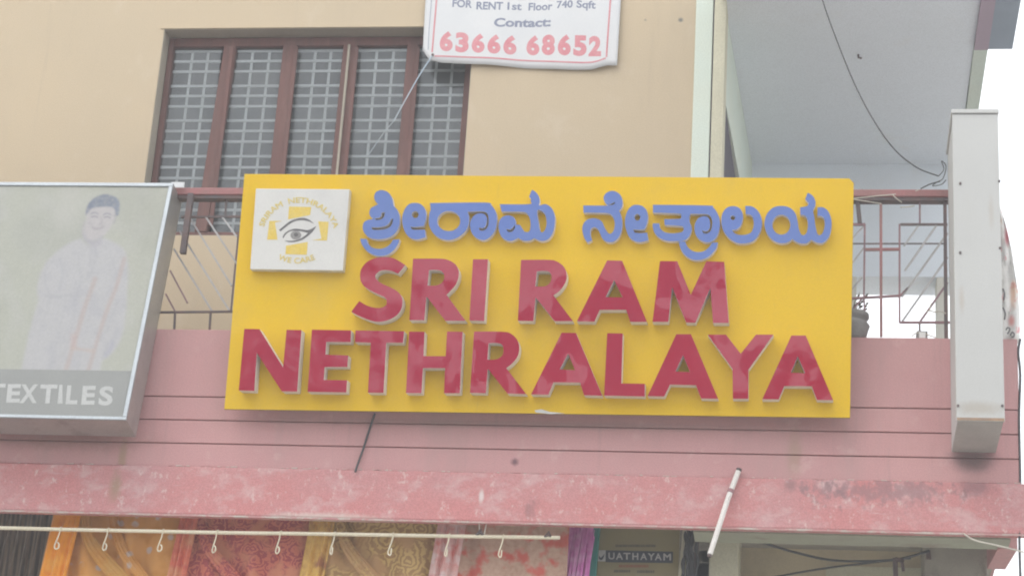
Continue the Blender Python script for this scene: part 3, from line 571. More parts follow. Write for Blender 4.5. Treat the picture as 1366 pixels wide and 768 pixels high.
# --- the white emblem plaque
KP = 6.403; PO = (325, 245); PD = .05
PP = SP_.off(PD)
def ppx(x, y): return PP.px(PO[0]+x/KP, PO[1]+y/KP)
plq = slab_from_outline('emblem_plaque', PP, [[ppx(105, 42), ppx(905, 48), ppx(848, 742), ppx(55, 730)]], PD-.001, [g['plaque'], g['plaque_edge']], S, bevel=.002, label='white plaque with an eye on a yellow cross')
def pprint(name, loops, M, off=.002): return flat_from_outline(name, PP, [[ppx(*p[:2]) for p in smooth_outline(l_, 5)] for l_ in loops], g[M], plq, off=off*.3)
for lp in ([(388, 195), (578, 200), (568, 268), (380, 305)], [(362, 530), (548, 497), (540, 608), (357, 602)], [(220, 318), (330, 318), (268, 332), (290, 478), (200, 478)], [(637, 322), (727, 326), (712, 486), (585, 482), (665, 470)]):
    pprint('cross_arm', [c(*lp)], 'print_yellow')
pprint('eyebrow', [[(302, 395, 1), (340, 365), (390, 325), (450, 300), (510, 292), (560, 308), (603, 343, 1), (555, 322), (505, 312), (450, 318), (400, 340), (355, 375), (315, 408, 1)]], 'print_dark')
pprint('eyelid', [[(332, 458, 1), (350, 425), (390, 398), (440, 385), (500, 390), (555, 395), (622, 362, 1), (590, 410), (545, 450), (500, 480), (440, 497), (385, 498), (348, 484, 1), (390, 488), (440, 484), (490, 466), (530, 440), (548, 420, 1), (495, 408), (440, 402), (390, 412), (360, 435), (340, 466, 1)]], 'print_dark')
pprint('iris', [ell(446, 440, 46, 38, 16)], 'concrete', .0025)
pprint('pupil', [ell(448, 436, 18, 17, 12)], 'print_dark', .0045)
def arc_text(txt, cx, cy, rx, ry, a0, a1, size, M, name):
    me = text_mesh(txt, .022); xs = [v.co.x for v in me.vertices]; x0, x1 = min(xs), max(xs); flip = a1 > a0
    for v in me.vertices:
        a = math.radians(a0+(a1-a0)*(v.co.x-x0)/(x1-x0)); h = v.co.y*size*(-1 if flip else 1)
        X = cx+(rx+h)*math.cos(a); Y = cy-(ry+h)*math.sin(a); u, w_ = ppx(X, Y); v.co = PP.w(u, w_, .0014+v.co.z*.004)
    me.name = name; return link(name, me, g[M], plq)
arc_text('SRIRAM  NETHRALAYA', 470, 455, 310, 292, 163, 14, 66, 'print_pale', 'arched_text')
arc_text('WE CARE', 455, 330, 362, 350, 243, 296, 66, 'print_pale', 'arched_text')
# little tear on the lower edge
flat_from_outline('worn_patch', SP_, [[SP_.px(*q) for q in ((713, 547), (722, 545.5), (733, 549), (754, 551), (735, 552), (715, 550))]], g['plaque'], S)

# ------------------------------------------------------------------ textiles sign on the left
YtT, YtB = 9.93, 9.72
TLw = -5.6
ttr, tbr = at(231, 244, YtT), at(168, 559.5, YtB)
vv = ttr-tbr; uu = Vector((1, 0, -.004))
TP = Plane(tbr, uu, vv-uu.normalized()*vv.dot(uu.normalized())); HT = vv.dot(TP.V); WT = 2.35; skew = vv.dot(TP.U)
T = thing('textiles_sign', (-4.2, 9.9, tbr.z), 'grey box sign with a faded picture of a man in white', 'sign')
def tq(u, v): return (u+skew*v/HT, v)
o_ = [tq(-WT, 0), tq(0, 0), tq(0, HT), tq(-WT, HT)]
slab_from_outline('casing', TP.off(-.012), [o_], .17, [g['tin'], g['tin']], T)
fw = .020
def tframe(a, b, cc, d): return slab_from_outline('frame', TP, [[tq(*a), tq(*b), tq(*cc), tq(*d)]], .0115, [g['alu'], g['alu']], T, bevel=.002)
tframe((-WT, HT-fw), (0, HT-fw), (0, HT), (-WT, HT)); tframe((-WT, 0), (0, 0), (0, fw*.8), (-WT, fw*.8)); tframe((-fw, fw*.8+.001), (0, fw*.8+.001), (0, HT-fw-.001), (-fw, HT-fw-.001))
FPl = TP.off(-.008)
fp = slab_from_outline('face_panel', FPl, [[tq(-WT, fw*.8+.001), tq(-fw-.001, fw*.8+.001), tq(-fw-.001, HT-fw-.001), tq(-WT, HT-fw-.001)]], .0035, [g['poster']], T, label='faded printed sheet with a man in white clothes')
def tprint(name, pts, M, off): return flat_from_outline(name, FPl, [[FPl.px(*p) for p in smooth_outline(pts, 5)]], g[M], fp, off=off*.25)
bandp = FPl.px(180, 497)[1]; 
flat_from_outline('print_band', FPl, [[tq(-WT, fw*.8+.003), tq(-fw-.003, fw*.8+.003), tq(-fw-.003, bandp+.01), tq(-WT, bandp)]], g['poster_band'], fp, off=.00045)
Z1_ = lambda pts: [(x/5.254, 235+y/5.254, *r) for x, y, *r in pts]
Z2_ = lambda pts: [(x/3.658, 370+y/3.658, *r) for x, y, *r in pts]
# the faded picture, printed softly: rasterised outlines -> colour attribute on a fine flat sheet
RS, RX0, RY0, RW, RH = 2, -6, 238, 244, 266
gy, gx = np.mgrid[0:RH*RS, 0:RW*RS]; gx = gx/RS+RX0; gy = gy/RS+RY0
def fill(pts, smooth=True):
    P_ = smooth_outline(pts, 5) if smooth else [p[:2] for p in pts]; ins = np.zeros(gx.shape, bool)
    for (x0_, y0_), (x1_, y1_) in zip(P_, P_[1:]+P_[:1]):
        if y0_ == y1_: continue
        ins ^= ((y0_ > gy) != (y1_ > gy)) & (gx < (x1_-x0_)*(gy-y0_)/(y1_-y0_)+x0_)
    return ins.astype(float)
def blur(m_, r):
    r = max(1, int(round(r*RS)))
    for _ in range(2):
        for ax in (0, 1):
            p_ = np.pad(m_, [(r, r) if i == ax else (0, 0) for i in (0, 1)], mode='edge'); cs = np.cumsum(p_, axis=ax); cs = np.insert(cs, 0, 0, axis=ax)
            m_ = (np.take(cs, range(2*r+1, cs.shape[ax]), axis=ax)-np.take(cs, range(0, cs.shape[ax]-2*r-1), axis=ax))/(2*r+1)
    return m_
rs_ = np.random.RandomState(4)
def cloudy(r): n_ = blur(rs_.rand(*gx.shape), r); return (n_-n_.mean())/(n_.std()+1e-9)
lin = lambda c_: np.array([((v/255+.055)/1.055)**2.4 for v in c_])
BGc = lin((184, 185, 173)); IMG = np.ones(gx.shape+(3,))*BGc
def paint(mask, rgb, k=1.0):
    global IMG
    m3 = (mask*k)[..., None]; IMG = IMG*(1-m3)+lin(rgb)*m3
paint(np.clip(cloudy(9)*.5+.2, 0, 1), (190, 190, 184), .5); paint(np.clip(cloudy(6)*.5, 0, 1), (174, 175, 163), .35)
for q, rgb, k in (([(150, 265), (205, 255), (225, 300), (200, 340), (175, 320)], (172, 173, 161), .45), ([(30, 290), (105, 285), (120, 320), (60, 345), (20, 330)], (173, 174, 166), .4), ([(85, 245), (108, 245), (100, 300), (70, 300)], (193, 192, 184), .6)):
    paint(blur(fill(q), 7), rgb, k)
body = [(107, 318), (112, 324), (124, 328), (139, 318), (158, 327), (169, 341), (170, 380), (167, 425), (160, 455), (148, 472), (136, 482), (134, 497, 1), (134, 503, 1), (26, 503, 1), (28, 495), (37, 452), (45, 420), (51, 400), (49, 386), (54, 365), (65, 346), (84, 329)]
bm_ = blur(fill(body), 1.6); paint(bm_, (190, 189, 189), .95)
paint(bm_*np.clip(cloudy(5)*.5+.1, 0, 1), (181, 180, 183), .6)
def stroke(pts, wd, rgb, k, bl=1.2):
    P_ = [(v.x, v.y) for v in crom([(x, y, 0) for x, y in pts], 8)]; d_ = np.full(gx.shape, 1e9)
    for x, y in P_: d_ = np.minimum(d_, np.hypot(gx-x, gy-y))
    paint(blur((d_ < wd/2).astype(float), bl), rgb, k)
for pts in ([(62, 350), (60, 372), (66, 392), (80, 398)], [(80, 345), (84, 365), (80, 385)], [(105, 350), (108, 375), (100, 400)], [(66, 400), (55, 440), (44, 495)], [(88, 400), (76, 450), (66, 496)], [(100, 405), (92, 450), (78, 495)], [(120, 420), (108, 470), (104, 496)], [(150, 345), (156, 380), (152, 430)], [(143, 440), (150, 420), (158, 400)], [(122, 328), (120, 350), (117, 372)], [(128, 330), (126, 350), (119, 368)], [(52, 388), (66, 396), (82, 395), (96, 392)]):
    stroke(pts, 2.4, (172, 171, 175), .6, 1.3)
for pts, wd in (([(127, 372), (113, 410), (104, 440), (92, 480), (86, 500)], 6.5), ([(166, 345), (156, 380), (144, 410), (134, 440), (122, 480), (116, 500)], 6)): stroke(pts, wd, (187, 175, 170), .8, 1.1)
stroke([(98, 448), (98, 462)], 8, (191, 172, 167), .6, 2); stroke([(96, 464), (125, 468)], 5, (192, 178, 170), .7, 1)
stroke([(150, 455), (148, 464), (140, 474)], 5, (176, 175, 184), .7, 1.4); stroke([(136, 478), (143, 462)], 2, (172, 172, 172), .6, 1)
face = Z1_([(605, 300), (598, 250), (625, 225), (700, 210), (800, 215), (812, 260), (795, 320), (770, 365), (735, 410), (690, 440), (640, 452), (600, 440), (578, 405), (588, 350)])
stroke([(116, 318), (124, 326), (134, 322)], 8, (180, 177, 182), .8, 2)
paint(blur(fill(face), 1.2), (190, 186, 185), .95)
stroke([(111, 312), (116, 320), (126, 322), (136, 316)], 3, (172, 170, 176), .7, 1.6); stroke([(113, 296), (111, 305), (112, 313)], 3, (174, 171, 174), .6, 1.4)
hr = fill(Z1_([(600, 275), (606, 225), (630, 180), (670, 148), (725, 127), (790, 137), (828, 165), (838, 210), (830, 268), (812, 275), (800, 225), (740, 213), (680, 218), (640, 228), (618, 255)]))
hr = blur(np.clip(hr*(1+.25*cloudy(.6)), 0, 1), .9); paint(hr, (128, 135, 149), .95); paint(hr*np.clip((gx-148)/12, 0, 1), (152, 158, 168), .6)
stroke([(121, 285.5), (126, 283.5), (131, 285.5)], 1.8, (150, 150, 158), .8, .7); stroke([(138, 286.5), (143, 284.5), (148, 286.5)], 1.8, (150, 150, 158), .8, .7)
stroke([(122, 289.5), (126.5, 288.5), (130, 290)], 1.8, (150, 148, 155), .85, .6); stroke([(139, 290), (143, 289), (147, 290.5)], 1.8, (150, 148, 155), .85, .6)
stroke([(134, 289), (136, 296), (132.5, 299), (137, 300)], 1.6, (170, 165, 167), .8, .8); stroke([(123, 303), (129, 305.5), (138, 302.5)], 2.2, (163, 156, 160), .85, .8); stroke([(118, 297), (122, 300)], 2, (168, 164, 168), .7, .8)
stroke([(153, 285), (154, 293), (151, 298)], 2, (166, 163, 168), .7, .9)
IMG = IMG*(1+.02*cloudy(.5)[..., None])
ALB = np.clip(BGc*.74+(IMG-BGc)*.74*1.12, .02, .9)
def project(P):
    v = P-CAM; z = v.dot(FW); return 683+FPX*v.dot(RT)/z, 384-FPX*v.dot(UP)/z
pm_ = MB(); NU, NV = 260, 300; U0, U1, V0, V1 = -1.02, -fw-.003, bandp-.012, HT-fw-.003; cols_v = []
for j in range(NV+1):
    for i in range(NU+1):
        u, v = tq(U0+(U1-U0)*i/NU, V0+(V1-V0)*j/NV); P_ = FPl.w(u, v, .0004); pm_.v.append(tuple(P_))
        X_, Y_ = project(P_); fx = min(max((X_-RX0)*RS, 0), RW*RS-1.001); fy = min(max((Y_-RY0)*RS, 0), RH*RS-1.001); ix, iy = int(fx), int(fy); a_, b_ = fx-ix, fy-iy
        cols_v.append(ALB[iy, ix]*(1-a_)*(1-b_)+ALB[iy, ix+1]*a_*(1-b_)+ALB[iy+1, ix]*(1-a_)*b_+ALB[iy+1, ix+1]*a_*b_)
pm_.f = [(j*(NU+1)+i, j*(NU+1)+i+1, (j+1)*(NU+1)+i+1, (j+1)*(NU+1)+i) for j in range(NV) for i in range(NU)]
pme = bpy.data.meshes.new('printed_picture'); pme.from_pydata(pm_.v, [], pm_.f); pme.update()
ca = pme.color_attributes.new('print', 'FLOAT_COLOR', 'POINT'); ca.data.foreach_set('color', np.concatenate([np.array(cols_v), np.ones((len(cols_v), 1))], axis=1).ravel().astype(np.float32))
PM = bpy.data.materials.new('printed_picture'); PM.use_nodes = True; t_ = PM.node_tree; b_ = t_.nodes['Principled BSDF']; b_.inputs['Roughness'].default_value = .5; b_.inputs['Specular IOR Level'].default_value = .3
an = t_.nodes.new('ShaderNodeAttribute'); an.attribute_name = 'print'; t_.links.new(an.outputs['Color'], b_.inputs['Base Color'])
link('printed_picture', pme, PM, fp, label='faded print of a man in white with orange striped sash')
TX = [('T', -62, 28, 518, 606), ('E', 30, 104, 520, 610), ('X', 94, 188, 521, 612), ('T', 190, 281, 522, 614), ('I', 281, 305, 523, 615), ('L', 320, 385, 526, 618), ('E', 396, 469, 528, 620), ('S', 479, 556, 530, 624)]
for ch, xa_, xb_, ya, yb in TX:
    P4 = [(x/3.658, 370+y/3.658) for x, y in ((xa_, yb), (xb_-(9 if ch not in 'I' else 0), yb), (xa_+9, ya), (xb_, ya))]
    print_text('printed_letter', ch, quad_fn(FPl, *P4, off=.0009), g['poster_letter'], fp, bold=.035)
# strip of flex folded behind the top edge
fs = MB(); a = at(229, 242.5, 10.0); fs.box(a.x, a.x+.07, 9.995, 10.0, a.z-.034, a.z-.004)
tag(fs.build('folded_flex', g['flex'], None), 'scrap of white flex behind the top corner of the textiles sign', 'flex scrap')

# ------------------------------------------------------------------ white projecting box sign on the right
b0 = at(1276, 561, 9.53); b1 = at(1340.5, 561, 9.53); zt_ = at(1300, 152, 9.53).z
WB = thing('blank_box_sign', ((b0.x+b1.x)/2, 9.8, b0.z), 'blank white box sign projecting from the right end of the parapet', 'sign')
boxpart('casing', g['box_white'], WB, b0.x+.004, b1.x-.004, 9.536, 9.998, b0.z+.004, zt_, bevel=.004)
boxpart('front_cover', g['box_white'], WB, b0.x, b1.x, 9.53, 9.5355, b0.z, zt_-.002, bevel=.002)
boxpart('top_cap', g['box_white'], WB, b0.x-.004, b1.x+.004, 9.522, 9.99, zt_+.001, zt_+.022, bevel=.003)
boxpart('bottom_plate', g['box_under'], WB, b0.x+.006, b1.x-.006, 9.54, 9.992, b0.z, b0.z+.0035)
boxpart('bottom_trim', g['rust'], WB, b0.x+.002, b1.x-.002, 9.5285, 9.5298, b0.z+.002, b0.z+.016)
for (x, y) in ((1275+6, 245), (1333, 242), (1277+4, 337), (1334, 331), (1278, 541), (1337, 541)):
    p = at(x, y, 9.53); MB().tube([(p.x, 9.531, p.z), (p.x, 9.525, p.z)], .006, 10).build('screw', g['metal_dark'], WB)

# crumpled flex banner behind it
FBn = thing('torn_flex', (.93, 10.0, 5.3), 'crumpled printed flex banner behind the blank white box sign', 'banner')
out_ = [(1334, 276), (1341, 296), (1350, 335), (1358, 390), (1360, 425), (1360, 458), (1352, 452), (1342, 450), (1334, 446)]
mbf = MB(); nn = 16; L_ = [at(1328, 276+(452-276)*i/nn, 10.04) for i in range(nn+1)]
def edge(y):
    ys = [p[1] for p in out_[:6]]; xs = [p[0] for p in out_[:6]]; return float(np.interp(y, ys, xs))
cols_ = 7; vsx = []
for i in range(nn+1):
    y = 276+(458-276)*i/nn
    for j in range(cols_+1):
        x = 1326+(edge(y)-1326)*j/cols_; vsx.append(at(x, y, 10.03+.02*math.sin(i*1.3+j*.9)+.012*math.sin(j*2.1+i*.4)))
mbf.add(vsx, [(i*(cols_+1)+j, i*(cols_+1)+j+1, (i+1)*(cols_+1)+j+1, (i+1)*(cols_+1)+j) for i in range(nn) for j in range(cols_)])
mat('flex_print', (.74, .72, .69), (.70, .68, .66), 8, .5, .3, spots=[SP(1344, 312, 5, 22, (.62, .16, .2), .9, .5), SP(1352, 390, 7, 26, (.70, .42, .28), .8, .9), SP(1350, 425, 6, 14, (.66, .2, .18), .8, .6)], layers=[((.62, .20, .22), (16, 16, 9), .56, .6, .85), ((.66, .42, .28), (12, 12, 12), .6, .66, .6)])
sh = mbf.build('sheet', g['flex_print'], FBn, smooth=True); sol = sh.modifiers.new('t', 'SOLIDIFY'); sol.thickness = .002
for pts in ([(1342, 440), (1344, 437), (1347, 438), (1346, 442), (1344, 445)], [(1348, 447), (1350, 443), (1353, 445), (1352, 449), (1349, 449)], [(1338, 385), (1340, 392), (1339, 400)], [(1338, 410), (1341, 418), (1340, 426)]):
    MB().tube(crom([at(x, y, 9.985) for x, y in pts], 4), .004, 6).build('printed_mark', g['print_dark'], FBn)

# ------------------------------------------------------------------ rent banner
YBn = 10.985
RB = thing('rent_banner', (-1.7, YBn, 7.2), 'white flex rent notice with pink phone number tied over the window', 'banner')
BP = Plane(at(565, 80, YBn), (1, 0, 0), (0, 0, 1))
KN = 4.879
def npx(x, y): return (560+x/KN, y/KN)
def wav(u, v): return .006*math.sin(u*7+v*1.5)+.003*math.sin(u*19-v*2)+.003*math.sin(v*5+1)
# sheet: grid clipped by outline
bot = [(20, 330), (60, 392), (140, 415), (420, 425), (700, 445), (1000, 455), (1120, 456), (1215, 433), (1285, 434)]
cu_ = bot; bx = [p[0] for p in bot]; by = [p[1] for p in bot]
NI, NJ = 56, 30; mbn = MB(); vsx = []
for i in range(NI+1):
    s = i/NI
    for j in range(NJ+1):
        t = j/NJ
        xb_ = 20+(1285-20)*s; yb_ = float(np.interp(xb_, bx, by)); xt_ = 75+(1350-75)*s
        x = xt_+(xb_-xt_)*((t*1.0)); y = -700+(yb_+700)*t
        # left and right edges follow the photo
        u, v = BP.px(*npx(x+28*(1-t)*0, y)); vsx.append(BP.w(u, v, wav(u, v)))
mbn.add(vsx, [(i*(NJ+1)+j, i*(NJ+1)+j+1, (i+1)*(NJ+1)+j+1, (i+1)*(NJ+1)+j) for i in range(NI) for j in range(NJ)])
shn = mbn.build('sheet', g['flex'], RB, smooth=True); sol = shn.modifiers.new('t', 'SOLIDIFY'); sol.thickness = .0015
def bq(bl, br, tl, tr, lift=.0035):
    a, b, c_, d = [Vector(BP.px(*npx(*q))) for q in (bl, br, tl, tr)]
    def f(s, t, dz=0):
        p = a*(1-s)*(1-t)+b*s*(1-t)+c_*(1-s)*t+d*s*t; return BP.w(p.x, p.y, wav(p.x, p.y)+lift*.5+dz)
    return f
def bword(txt, bl, br, tl, tr, M, bold): print_text('printed_text', txt, bq(bl, br, tl, tr), g[M], RB, bold=bold, flush='q' not in txt)
bword('FOR', (213, 54), (340, 58), (217, 2), (344, 6), 'flex_navy', .03)
bword('RENT', (368, 66), (541, 68), (371, 14), (544, 17), 'flex_navy', .03)
bword('1st', (570, 68), (662, 68), (572, 18), (664, 18), 'flex_navy', .025)
bword('Floor', (706, 69), (862, 67), (709, 18), (865, 15), 'flex_navy', .025)
bword('740', (890, 59), (995, 55), (892, 9), (997, 5), 'flex_navy', .025)
bword('Sqft', (1020, 54), (1145, 62), (1022, 4), (1147, 12), 'flex_navy', .025)
bword('Contact:', (483, 181), (852, 175), (486, 122), (855, 114), 'flex_navy', .035)
for ch, xa_, xb_, ya, yb in (('6', 130, 215, 210, 340), ('3', 232, 318, 216, 346), ('6', 337, 422, 222, 348), ('6', 440, 525, 228, 354), ('6', 543, 628, 231, 357), ('6', 692, 777, 228, 359), ('8', 792, 878, 226, 360), ('6', 897, 982, 226, 362), ('5', 998, 1085, 232, 366), ('2', 1098, 1180, 238, 370)):
    print_text('printed_digit', ch, bq((xa_, yb), (xb_, yb+3), (xa_+4, ya), (xb_+4, ya+3)), g['flex_red'], RB, bold=.055)
def bline(pts, wd, M):
    mb = MB(); P = []
    for x, y in [tuple(p) for p in crom([(a, b, 0) for a, b in pts], 8)] if False else [(v.x, v.y) for v in crom([(a, b, 0) for a, b in pts], 10)]:
        u, v = BP.px(*npx(x, y)); P.append((u, v))
    for (u0, v0), (u1, v1) in zip(P, P[1:]):
        d = Vector((u1-u0, v1-v0)).normalized(); nx, ny = -d.y*wd/2, d.x*wd/2
        q = [(u0+nx, v0+ny), (u0-nx, v0-ny), (u1-nx, v1-ny), (u1+nx, v1+ny)]
        mb.add([BP.w(a, b, wav(a, b)+.003) for a, b in q], [(0, 1, 2, 3)])
    mb.build('printed_border', g[M], RB)
bline([(152, -600), (112, -20), (95, 190), (82, 346)], .009, 'flex_red')
bline([(98, 372), (380, 380), (700, 395), (1000, 408), (1130, 408), (1212, 386)], .009, 'flex_red')
bline([(1285, -600), (1243, -10), (1228, 200), (1216, 380)], .009, 'flex_red')
bline([(112, -600), (78, -10), (62, 200), (56, 330)], .003, 'flex_navy')
p = at(560+84/KN, 358/KN, YBn-.012); ey = MB().lathe((0, 0, 0), [(.004, 0), (.008, 0), (.008, .002), (.004, .002)], 14).build('eyelet', g['metal_dark'], RB)
ey.rotation_euler = (math.radians(90), 0, 0); ey.location = p-rootloc(RB)
st = MB(); st.tube(crom([at(577, 74, YBn-.01), at(560, 100, YBn), at(540, 135, YBn+.02), at(525, 162, YBn+.05)], 5), .004, 6)
st.tube(crom([at(525, 162, YBn+.05), at(510, 180, YBn+.08), at(492, 206, YBn+.12)], 5), .0025, 6)
tag(st.build('tie_string', g['string_blue'], None), 'pale blue string stretched from the rent notice down to the window', 'string')

# ------------------------------------------------------------------ cables, tubes and strings
def wire(name, pts, r, M, label, cat, n=6, group=None):
    P = crom([at(*p) for p in pts], n); return tag(MB().tube(P, r, 7).build(name, g[M], None, smooth=True), label, cat, group)
wire('hanging_cable', [(1080, -60, 9.9), (1097, 0, 9.9), (1117, 56, 9.9), (1140, 112, 9.9), (1165, 160, 9.9), (1192, 198, 9.9), (1222, 223, 9.92), (1252, 235, 9.95)], .0032, 'cable', 'thin black cable sagging across the pale balcony ceiling', 'cable')
kn = MB(); random.seed(3)
P = [(1252, 235), (1259, 226), (1256, 215), (1262, 222), (1258, 238), (1250, 243), (1244, 248), (1256, 246), (1262, 240)]
kn.tube(crom([at(x, y, 9.95+.02*random.random()) for x, y in P], 6), .0022, 6)
kn.tube(crom([at(x, y, 9.97) for x, y in [(1228, 252), (1240, 246), (1254, 242)]], 5), .003, 6)
tag(kn.build('cable_tangle', g['cable'], None, smooth=True), 'small tangle of black cable beside the top of the blank box sign', 'cable')
sg = MB()
for pts in ([(1138, 265), (1165, 262), (1187, 260), (1195, 259)], [(1191, 260), (1196, 265), (1203, 270)], [(1138, 266), (1158, 269), (1176, 272)], [(1201, 276.5), (1212, 276), (1220, 274.5)], [(1221, 255), (1226, 253)]):
    sg.tube(crom([at(x, y, 9.99) for x, y in pts], 5), .0025, 6)
tag(sg.build('loose_string', g['string'], None, smooth=True), 'loose cream string caught on the right handrail', 'string')
wire('black_wire', [(500, 551, 9.985), (492, 575, 9.985), (484, 600, 9.985), (476, 622, 9.975), (474, 629, 9.97)], .0055, 'cable', 'short black wire hanging below the yellow sign', 'wire')
wire('side_cable', [(1361, 452, 10.0), (1358.5, 470, 10), (1361, 500, 10), (1359.5, 560, 10), (1361, 640, 10), (1360, 720, 9.99), (1362, 790, 9.98)], .006, 'cable', 'black cable running down the right end of the building', 'cable')
TB = thing('white_pipe', at(966, 690, 9.9), 'slanting white pipe hanging in front of the pink beam', 'pipe')
pa, pb, pm = at(985, 628, 9.975), at(947, 739, 9.90), at(972, 662, 9.955)
MB().tube([pa, pm, pb], .0125, 12).build('pipe', g['pvc_white'], TB, smooth=False)
MB().tube([pa+(pa-pb).normalized()*.004, pa+(pa-pb).normalized()*.012], .0135, 12).build('end_cap', g['metal_dark'], TB)
MB().tube([pb-(pa-pb).normalized()*.002, pb-(pa-pb).normalized()*.012], .010, 12).build('end_cap', g['metal_dark'], TB)
MB().tube([pm+(pa-pm)*.15, pm+(pa-pm)*.28], .015, 12).build('clamp', g['metal_mauve'], TB)
wire('sagging_cable', [(985, 712, 10.35), (1020, 724, 10.4), (1060, 736, 10.45), (1105, 746, 10.5), (1150, 748, 10.5), (1200, 745, 10.5), (1240, 734, 10.5)], .006, 'cable', 'dark cable sagging under the right side of the slab', 'cable')
wire('straight_cable', [(1000, 775, 10.6), (1090, 759, 10.6), (1160, 750, 10.6), (1215, 744, 10.6)], .005, 'cable', 'dark cable rising to the right below the sagging cable', 'cable')
wire('white_wire', [(1285, 711, 9.98), (1300, 720, 9.98), (1330, 727, 9.98), (1366, 736, 9.98)], .004, 'string', 'thin pale wire at the lower right corner of the beam', 'wire')
cl = MB(); a, b = at(1194, 744, 10.45), at(1195, 772, 10.45); cl.bar(a, b, .022, .02); cl.bar(at(1194, 745, 10.44), at(1206, 748, 10.44), .016, .02); cl.bar(at(1203, 746, 10.44), at(1205, 761, 10.44), .014, .02)
tag(cl.build('cable_clamp', g['metal_dark'], None), 'dark metal clamp hanging under the slab by the cables', 'clamp')
hk = MB(); hk.bar(at(1238, 734, 10.59), at(1239, 745, 10.59), .022, .02); tag(hk.build('wall_hook', g['metal_dark'], None), 'small dark hook on the stained column', 'hook')

# ------------------------------------------------------------------ pot and junction box on the parapet
pc = at(1130, 450, 10.06)
PT = thing('flower_pot', (pc.x, 10.06, 5.307), 'grey concrete flower pot half hidden behind the yellow sign', 'flower pot')
PT_p = [(.062, 0), (.075, .012), (.088, .06), (.094, .075), (.082, .092), (.07, .1), (.085, .112), (.09, .118), (.09, .135), (.08, .135), (.07, .12)]
MB().lathe((pc.x+.015, 10.06, 5.307), PT_p, 22).build('pot', g['concrete'], PT, smooth=True)
tw = MB(); random.seed(5)
for i in range(9):
    x = pc.x+.015+random.uniform(-.05, .075); h = random.uniform(.05, .14); p0 = Vector((x, 10.06, 5.43)); p1 = p0+Vector((random.uniform(-.02, .03), 0, h*.6)); p2 = p1+Vector((random.uniform(-.03, .03), .01, h*.4))
    tw.tube([p0, p1, p2], [.003, .002, .001], 5)
    for k in range(3):
        q = p1+(p2-p1)*random.random(); tw.add([q, q+Vector((.012, .003, .006)), q+Vector((.016, 0, .016)), q+Vector((.003, -.002, .012))], [(0, 1, 2, 3)])
mat('dry_plant', (.10, .10, .07), (.14, .11, .08), 20, .9, .1)
tw.build('plant', g['dry_plant'], PT)
jb = thing('junction_box', (at(1230, 452, 10.05).x, 10.05, 5.307), 'small grey electrical box on the parapet below the right railing', 'electrical box')
a, b = at(1222.5, 453, 10.03), at(1237.5, 441, 10.03); boxpart('case', g['concrete'], jb, a.x, b.x, 10.03, 10.09, 5.307, b.z, bevel=.004); boxpart('cover', g['grille'], jb, a.x+.012, b.x-.01, 10.024, 10.029, 5.315, b.z-.008)
wr = MB(); wr.tube(crom([at(x, y, 10.03) for x, y in [(1216, 449), (1220, 445), (1228, 444), (1240, 447), (1250, 451)]], 5), .003, 6); wr.tube(crom([at(x, y, 10.03) for x, y in [(1235, 416), (1241, 414), (1246, 416), (1254, 415), (1262, 418)]], 5), .003, 6); wr.tube(crom([at(x, y, 10.03) for x, y in [(1240, 415), (1241, 408), (1243, 404)]], 4), .003, 6)
wr.build('wire', g['string'], jb, smooth=True)

# ------------------------------------------------------------------ rod, hooks and sarees
YRod = 10.03
RD = thing('hanging_rod', (at(370, 710, YRod).x, YRod, at(370, 710, YRod).z), 'long cream plastic rod under the pink beam', 'rod')
rp_ = [(-60, 702.5), (0, 703.6), (100, 706), (200, 708), (300, 710), (420, 711.5), (540, 713.5), (660, 715.5), (747, 716.5)]
MB().tube(crom([at(x, y, YRod) for x, y in rp_], 4), .0095, 10).build('rod', g['pvc'], RD, smooth=True)
for x, y in ((640, 711), (731, 714)):
    mb = MB(); mb.tube([at(x-5, y+2, YRod-.003), at(x+1, y-3, YRod-.012), at(x+5, y+3, YRod)], [.006, .013, .005], 8); mb.build('tie_knot', g['metal_dark'], RD)
for p0, p1 in (((639, 703), (640, 712)), ((649, 703), (646, 712))): MB().tube([at(p0[0], p0[1]-6, YRod-.01), at(*p1, YRod-.005)], .0035, 6).build('tie_cord', g['string'], RD)
hookpx = [(81, 75.5), (145, 141), (218, 215.5), (290.5, 288), (375, 373), (447.5, 444), (524.5, 522.5), (600, 601), (671.5, 669.5)]
ordn = ['first', 'second', 'third', 'fourth', 'fifth', 'sixth', 'seventh', 'eighth', 'ninth']
hk0 = None
def rody(x): return float(np.interp(x, [p[0] for p in rp_], [p[1] for p in rp_]))
for i, (xt, xb_) in enumerate(hookpx):
    P0 = at(xt, rody(xt), YRod)
    if hk0 is None or i >= 5:                          # round hooks first, then slimmer ones seen nearly edge-on
        turn = 1 if i < 5 else .35
        pr = crom([(.0, .004, .012), (.0, -.011, .006), (0, -.011, -.006), (-.004, -.006, -.03), (-.016, -.004, -.075), (-.017, -.004, -.092), (-.008*1, -.008, -.101), (.004*turn-.008*(1-turn), -.012, -.094), (.004*turn-.008*(1-turn), -.012, -.078), (-.004, -.010, -.068)], 5)
        me = MB().tube(pr, .0034, 7).mesh('hook'); hk0 = me; me.materials.append(g['pvc'])
    o = bpy.data.objects.new('rod_hook', hk0)
    for p in hk0.polygons: p.use_smooth = True
    o.location = P0; COL.objects.link(o); o.rotation_euler.z = random.uniform(-.25, .25)
    tag(o, f'{ordn[i]} cream plastic hook from the left on the hanging rod', 'hook', 'hooks on the hanging rod')

